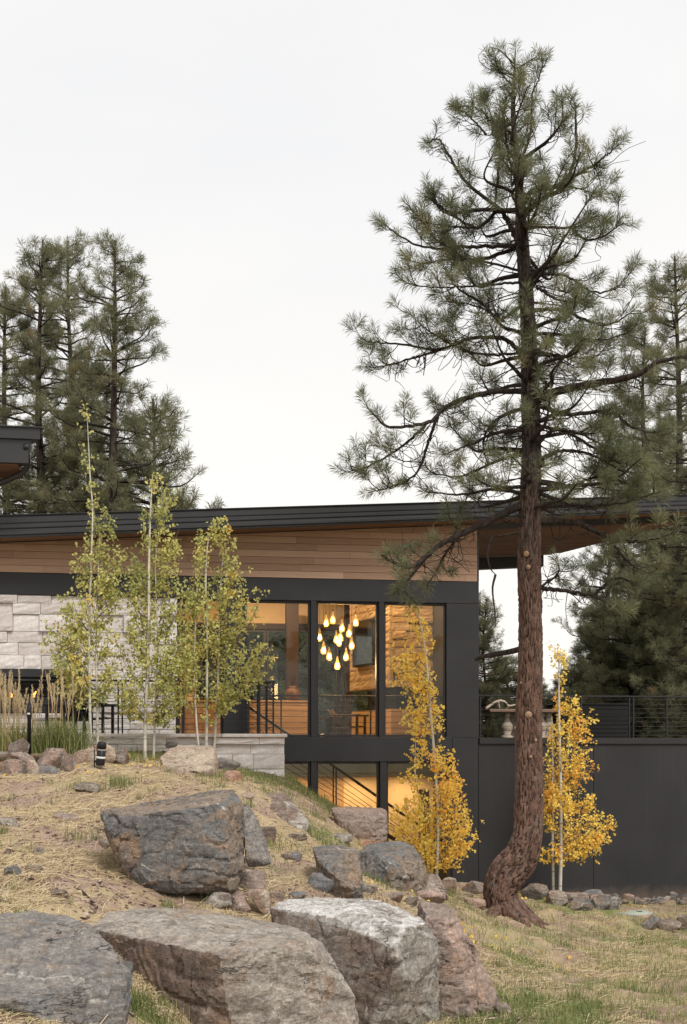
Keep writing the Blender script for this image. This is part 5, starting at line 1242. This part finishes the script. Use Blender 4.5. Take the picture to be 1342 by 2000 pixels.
# ------------------------------------------------------------------ ornamental grasses
M['blade'] = m_leaf('grass_blades', [(0., (.12, .165, .05)), (.5, (.23, .26, .095)), (.8, (.40, .36, .17)), (1., (.55, .44, .26))], .35)
M['straw'] = m_leaf('dry_straw', [(0., (.34, .25, .14)), (.5, (.57, .46, .28)), (1., (.73, .62, .41))], .2, .7)
def blades(c, n, spread, hmin, hmax, r, tint, width=.007, arch=.5):
    """arching blades from centre points c (N,3)"""
    c = np.asarray(c, float); k = len(c); h = r.uniform(hmin, hmax, k); a = r.uniform(0, 2 * math.pi, k); lean = r.uniform(.05, 1, k) * arch
    d = np.stack([np.cos(a), np.sin(a), np.zeros(k)], 1); sd = np.stack([-np.sin(a), np.cos(a), np.zeros(k)], 1) * (width / 2)
    rows = []
    for f, wf in ((0, 1.), (.4, .9), (.75, .6), (1., .05)):
        x = c + d * (lean * h * f ** 2)[:, None]; x[:, 2] += h * (f - .35 * lean * f ** 2.5); rows += [x - sd * wf, x + sd * wf]
    v = np.stack(rows, 1).reshape(-1, 3); b0 = np.arange(k)[:, None] * 8
    f = np.concatenate([b0 + np.array([[i, i+1, i+3, i+2]]) for i in (0, 2, 4)], 0)
    return v, f, np.repeat(tint, 8)
rs_ = np.random.RandomState(9)
def clump(label, px, py, t, n, hmax, plumes, wpx, seed, greenness_=.45):
    p = P(px, py, t); g_ = thing('ornamental_grass', label, 'ornamental grass', p, 0, 'ornamental grasses by the rock pile')
    r = np.random.RandomState(seed); w = wpx / F * t
    c = np.stack([r.normal(0, w * .22, n), r.normal(0, w * .22, n), np.zeros(n) - .05], 1)
    v, f, ti = blades(c, n, 0, hmax * .4, hmax * 1.15, r, np.clip(r.normal(greenness_, .2, n), 0, 1), .012, .95); tag(link('leaves', mesh_np('leaves', v, f, [M['blade']], False, ti), g_), None, None, None, 'stuff')
    tt = Tubes(); rr_ = random.Random(seed); vv = []; ff = []; nn = 0
    for q in range(plumes):
        b0 = Vector((rr_.gauss(0, w * .16), rr_.gauss(0, w * .16), 0)); H_ = rr_.uniform(1.0, 1.55) * hmax * 1.35; dx = rr_.gauss(0, .10); e = b0 + Vector((dx * H_, rr_.gauss(0, .05), H_)); tt.add([b0, b0.lerp(e, .5), e], [.005, .005, .003], 4)
        for s in range(46):
            f_ = rr_.uniform(.68, 1.02); c = b0.lerp(e, f_); k = rr_.uniform(-.022, .022) * (1.25 - abs(f_ - .84) * 4); q_ = Vector((k, rr_.uniform(-.015, .015), .05)); vv += [tuple(c), tuple(c + q_ + Vector((.006, 0, 0))), tuple(c + q_ * 1.3)]; ff.append((nn, nn + 1, nn + 2)); nn += 3
    if plumes:
        tt.add([(0, 0, 0), (0, 0, .02)], .004, 3)
        link('stalks', tt.mesh('stalks', M['straw_stem']), g_); tag(link('plumes', mesh_np('plumes', vv, ff, [M['straw']], False, rs_.uniform(.35, .8, nn)), g_), None, None, None, 'stuff')
M['straw_stem'] = m_plain('straw_stem', (.45, .33, .18), .8, .2)
clump('feathery tan grass with upright plumes at the left edge', 20, 1462, 21.5, 420, .62, 34, 110, 51, .62)
clump('green fountain grass with a few tan plumes before the fireplace', 118, 1466, 21.4, 900, .66, 16, 120, 52, .45)
clump('low tan grass tuft between the two large grass clumps', 66, 1462, 21.8, 300, .5, 10, 60, 53, .6)

# ------------------------------------------------------------------ ground cover: grass, straw, mulch
def scatter(n, seed, x0=-7.5, x1=9.0, y0=7.5, y1=26.3):
    """points spread evenly over what the camera sees (more per square metre close by)"""
    r = np.random.RandomState(seed); y = np.exp(r.uniform(math.log(y0), math.log(y1), n)); x = (r.uniform(-60, 1402, n) - 671) / F * y
    lx, ly = to_local(x, y); k = (ly < -.06) & ~((lx < HX(561, YP)) & (ly > YP - .02))
    for (rx, ry, rr_) in ROCKS: k &= (x - rx) ** 2 + (y - ry) ** 2 > (rr_ * .45) ** 2
    x, y = x[k], y[k]; return x, y, ground_z(x, y), r
x, y, z, r = scatter(150000, 61); g_ = greenness(x, y); k = r.uniform(0, 1, len(x)) < np.clip(g_ * 1.5 - .15, 0, 1); x, y, z, g_ = x[k], y[k], z[k], g_[k]
v, f, ti = blades(np.stack([x, y, z - .01], 1), 0, 0, .04, .125, r, np.clip(r.normal(.60, .22, len(x)) - .42 * g_, 0, 1), .006, .8)
tx_, ty_, tz_, r2 = scatter(420, 66); ok_ = N0.fbm(np.stack([tx_, ty_, tx_ * 0], 1) * .9 + 4, 2) > -.05; tx_, ty_ = tx_[ok_], ty_[ok_]
nb2 = r2.randint(10, 42, len(tx_)); cx_ = np.repeat(tx_, nb2) + r2.normal(0, .05, nb2.sum()); cy_ = np.repeat(ty_, nb2) + r2.normal(0, .05, nb2.sum())
v2, f2, ti2 = blades(np.stack([cx_, cy_, ground_z(cx_, cy_) - .01], 1), 0, 0, .06, .19, r2, np.clip(np.repeat(r2.uniform(.15, .85, len(tx_)), nb2) + r2.normal(0, .1, nb2.sum()), 0, 1), .0065, .85)
f2 = f2 + len(v); v = np.concatenate([v, v2]); f = np.concatenate([f, f2]); ti = np.concatenate([ti, ti2])
tag(link('grass', mesh_np('grass', v, f, [M['blade']], False, ti)), 'short patchy green and tan grass over the slope and lawn', 'grass', None, 'stuff')
def tuft(label, px, py, n, h, seed, w=.13):
    p, t = on_ground(px, py); r = np.random.RandomState(seed); c = np.stack([r.normal(0, w, n), r.normal(0, w, n), np.zeros(n) - .02], 1); c[:, 2] += ground_z(c[:, 0] + p.x, c[:, 1] + p.y) - p.z
    v, f, ti = blades(c, n, 0, h * .5, h, r, np.clip(r.normal(.3, .18, n), 0, 1), .009, .6); o = link('grass_tuft', mesh_np('grass_tuft', v, f, [M['blade']], False, ti), None, p); tag(o, label, 'grass tuft', None, 'stuff')
for a in (('tall green grass tuft on the straw below the aspens', 236, 1538, 130, .24, 1), ('small green tuft left of the tall one below the aspens', 150, 1545, 60, .17, 2), ('grass tuft beside the left end of the perched boulder', 165, 1640, 60, .2, 3), ('long green grass under the end of the planter wall', 500, 1524, 260, .2, 4, .35),
          ('long green grass at the lower left window foot', 575, 1545, 260, .22, 5, .35), ('dark leafy weed beside the long tan-brown rock', 618, 1640, 90, .16, 6), ('green grass at the foot of the middle aspen', 270, 1478, 200, .2, 7, .3), ('grass growing in the gap between the two nearest boulders', 275, 1975, 90, .22, 8, .12),
          ('grass tuft in the mulch right of the leaning slab', 540, 1660, 70, .16, 9), ('green grass at the foot of the right foreground boulder', 930, 2000, 160, .13, 10, .25), ('green tuft near the smooth tan boulder base', 440, 1520, 90, .16, 11, .2)): tuft(*a)
# straw strands lying on the soil
x, y, z, r = scatter(230000, 62); q = np.stack([x, y, np.zeros_like(x)], 1); dn_ = N0.fbm(q * .8 + 3, 3) * 3.0 + .5 + np.where(x > 1.5, -.08, .1); dn_ *= np.where((y > 7) & (x < 1.5), 1, .8); k = r.uniform(0, 1, len(x)) < np.clip(dn_, .05, 1) * .55; x, y, z = x[k], y[k], z[k]; n = len(x)
a = r.uniform(0, math.pi, n); L = r.uniform(.07, .24, n) * np.where(r.uniform(0, 1, n) < .15, 1.7, 1); d = np.stack([np.cos(a), np.sin(a)], 1); w = .0046
p0 = np.stack([x, y], 1) - d * L[:, None] / 2; p2 = np.stack([x, y], 1) + d * L[:, None] / 2; pm = np.stack([x, y], 1) + np.stack([-d[:, 1], d[:, 0]], 1) * (r.normal(0, .12, n) * L)[:, None]
lift = r.exponential(.010, n) + .004; rows = []
sd = np.stack([-d[:, 1], d[:, 0]], 1) * w / 2
for pt, e in ((p0, .6), (pm, 1.3), (p2, .8)):
    zz = ground_z(pt[:, 0], pt[:, 1]) + lift * e
    rows += [np.concatenate([pt - sd, zz[:, None]], 1), np.concatenate([pt + sd, zz[:, None] + .002], 1)]
v = np.stack(rows, 1).reshape(-1, 3); b0 = np.arange(n)[:, None] * 6; f = np.concatenate([b0 + np.array([[0, 1, 3, 2]]), b0 + np.array([[2, 3, 5, 4]])], 0)
tag(link('straw', mesh_np('straw', v, f, [M['straw']], False, np.repeat(np.clip(r.normal(.5, .25, n), 0, 1), 6))), 'loose dry straw strewn over the slope and lawn', 'straw', None, 'stuff')
# mulch chips and pebbles
x, y, z, r = scatter(36000, 63); k = (x < 1.6) | (r.uniform(0, 1, len(x)) < .03); x, y, z = x[k], y[k], z[k]; n = len(x); s = r.gamma(2.0, .005, n) + .004
o4 = r.normal(size=(n, 5, 3)) * np.array([1, 1, .55]); v = (np.stack([x, y, z + s * .25], 1)[:, None] + o4 * s[:, None, None] * .75).reshape(-1, 3); b0 = np.arange(n)[:, None] * 5
f = np.concatenate([b0 + np.array([t_]) for t_ in ((0, 1, 2), (0, 2, 3), (0, 3, 1), (4, 2, 1), (4, 3, 2), (4, 1, 3))], 0)
M['chip'] = m_leaf('mulch_chips', [(0., (.17, .115, .09)), (.4, (.31, .22, .18)), (.8, (.43, .33, .27)), (1., (.50, .43, .38))], .0, .9)
tag(link('mulch', mesh_np('mulch', v, f, [M['chip']], False, np.repeat(r.uniform(0, 1, n), 5))), 'pinkish bark mulch and pebbles on the slope', 'mulch', None, 'stuff')
# leaves fallen under the aspens
FL = Leaves(71); rf = random.Random(71)
for px, py, n_ in ((853, 1715, 170), (1094, 1748, 200), (285, 1478, 120), (180, 1484, 60), (405, 1475, 60), (900, 1790, 60), (700, 1700, 50)):
    p, t = on_ground(px, py)
    for k in range(n_):
        x_, y_ = p.x + rf.gauss(0, .75), p.y - abs(rf.gauss(0, .9)); l_ = to_local(x_, y_)
        if l_[1] < -.1 and not (l_[0] < HX(561, YP) and l_[1] > YP - .1): FL.add((x_, y_, gz(x_, y_) + .03), rf.uniform(.2, 1))
tag(link('fallen_leaves', FL.mesh('fallen_leaves', M['aspen_gold'], .05)), 'fallen yellow leaves scattered under the aspens', 'leaves', None, 'stuff')
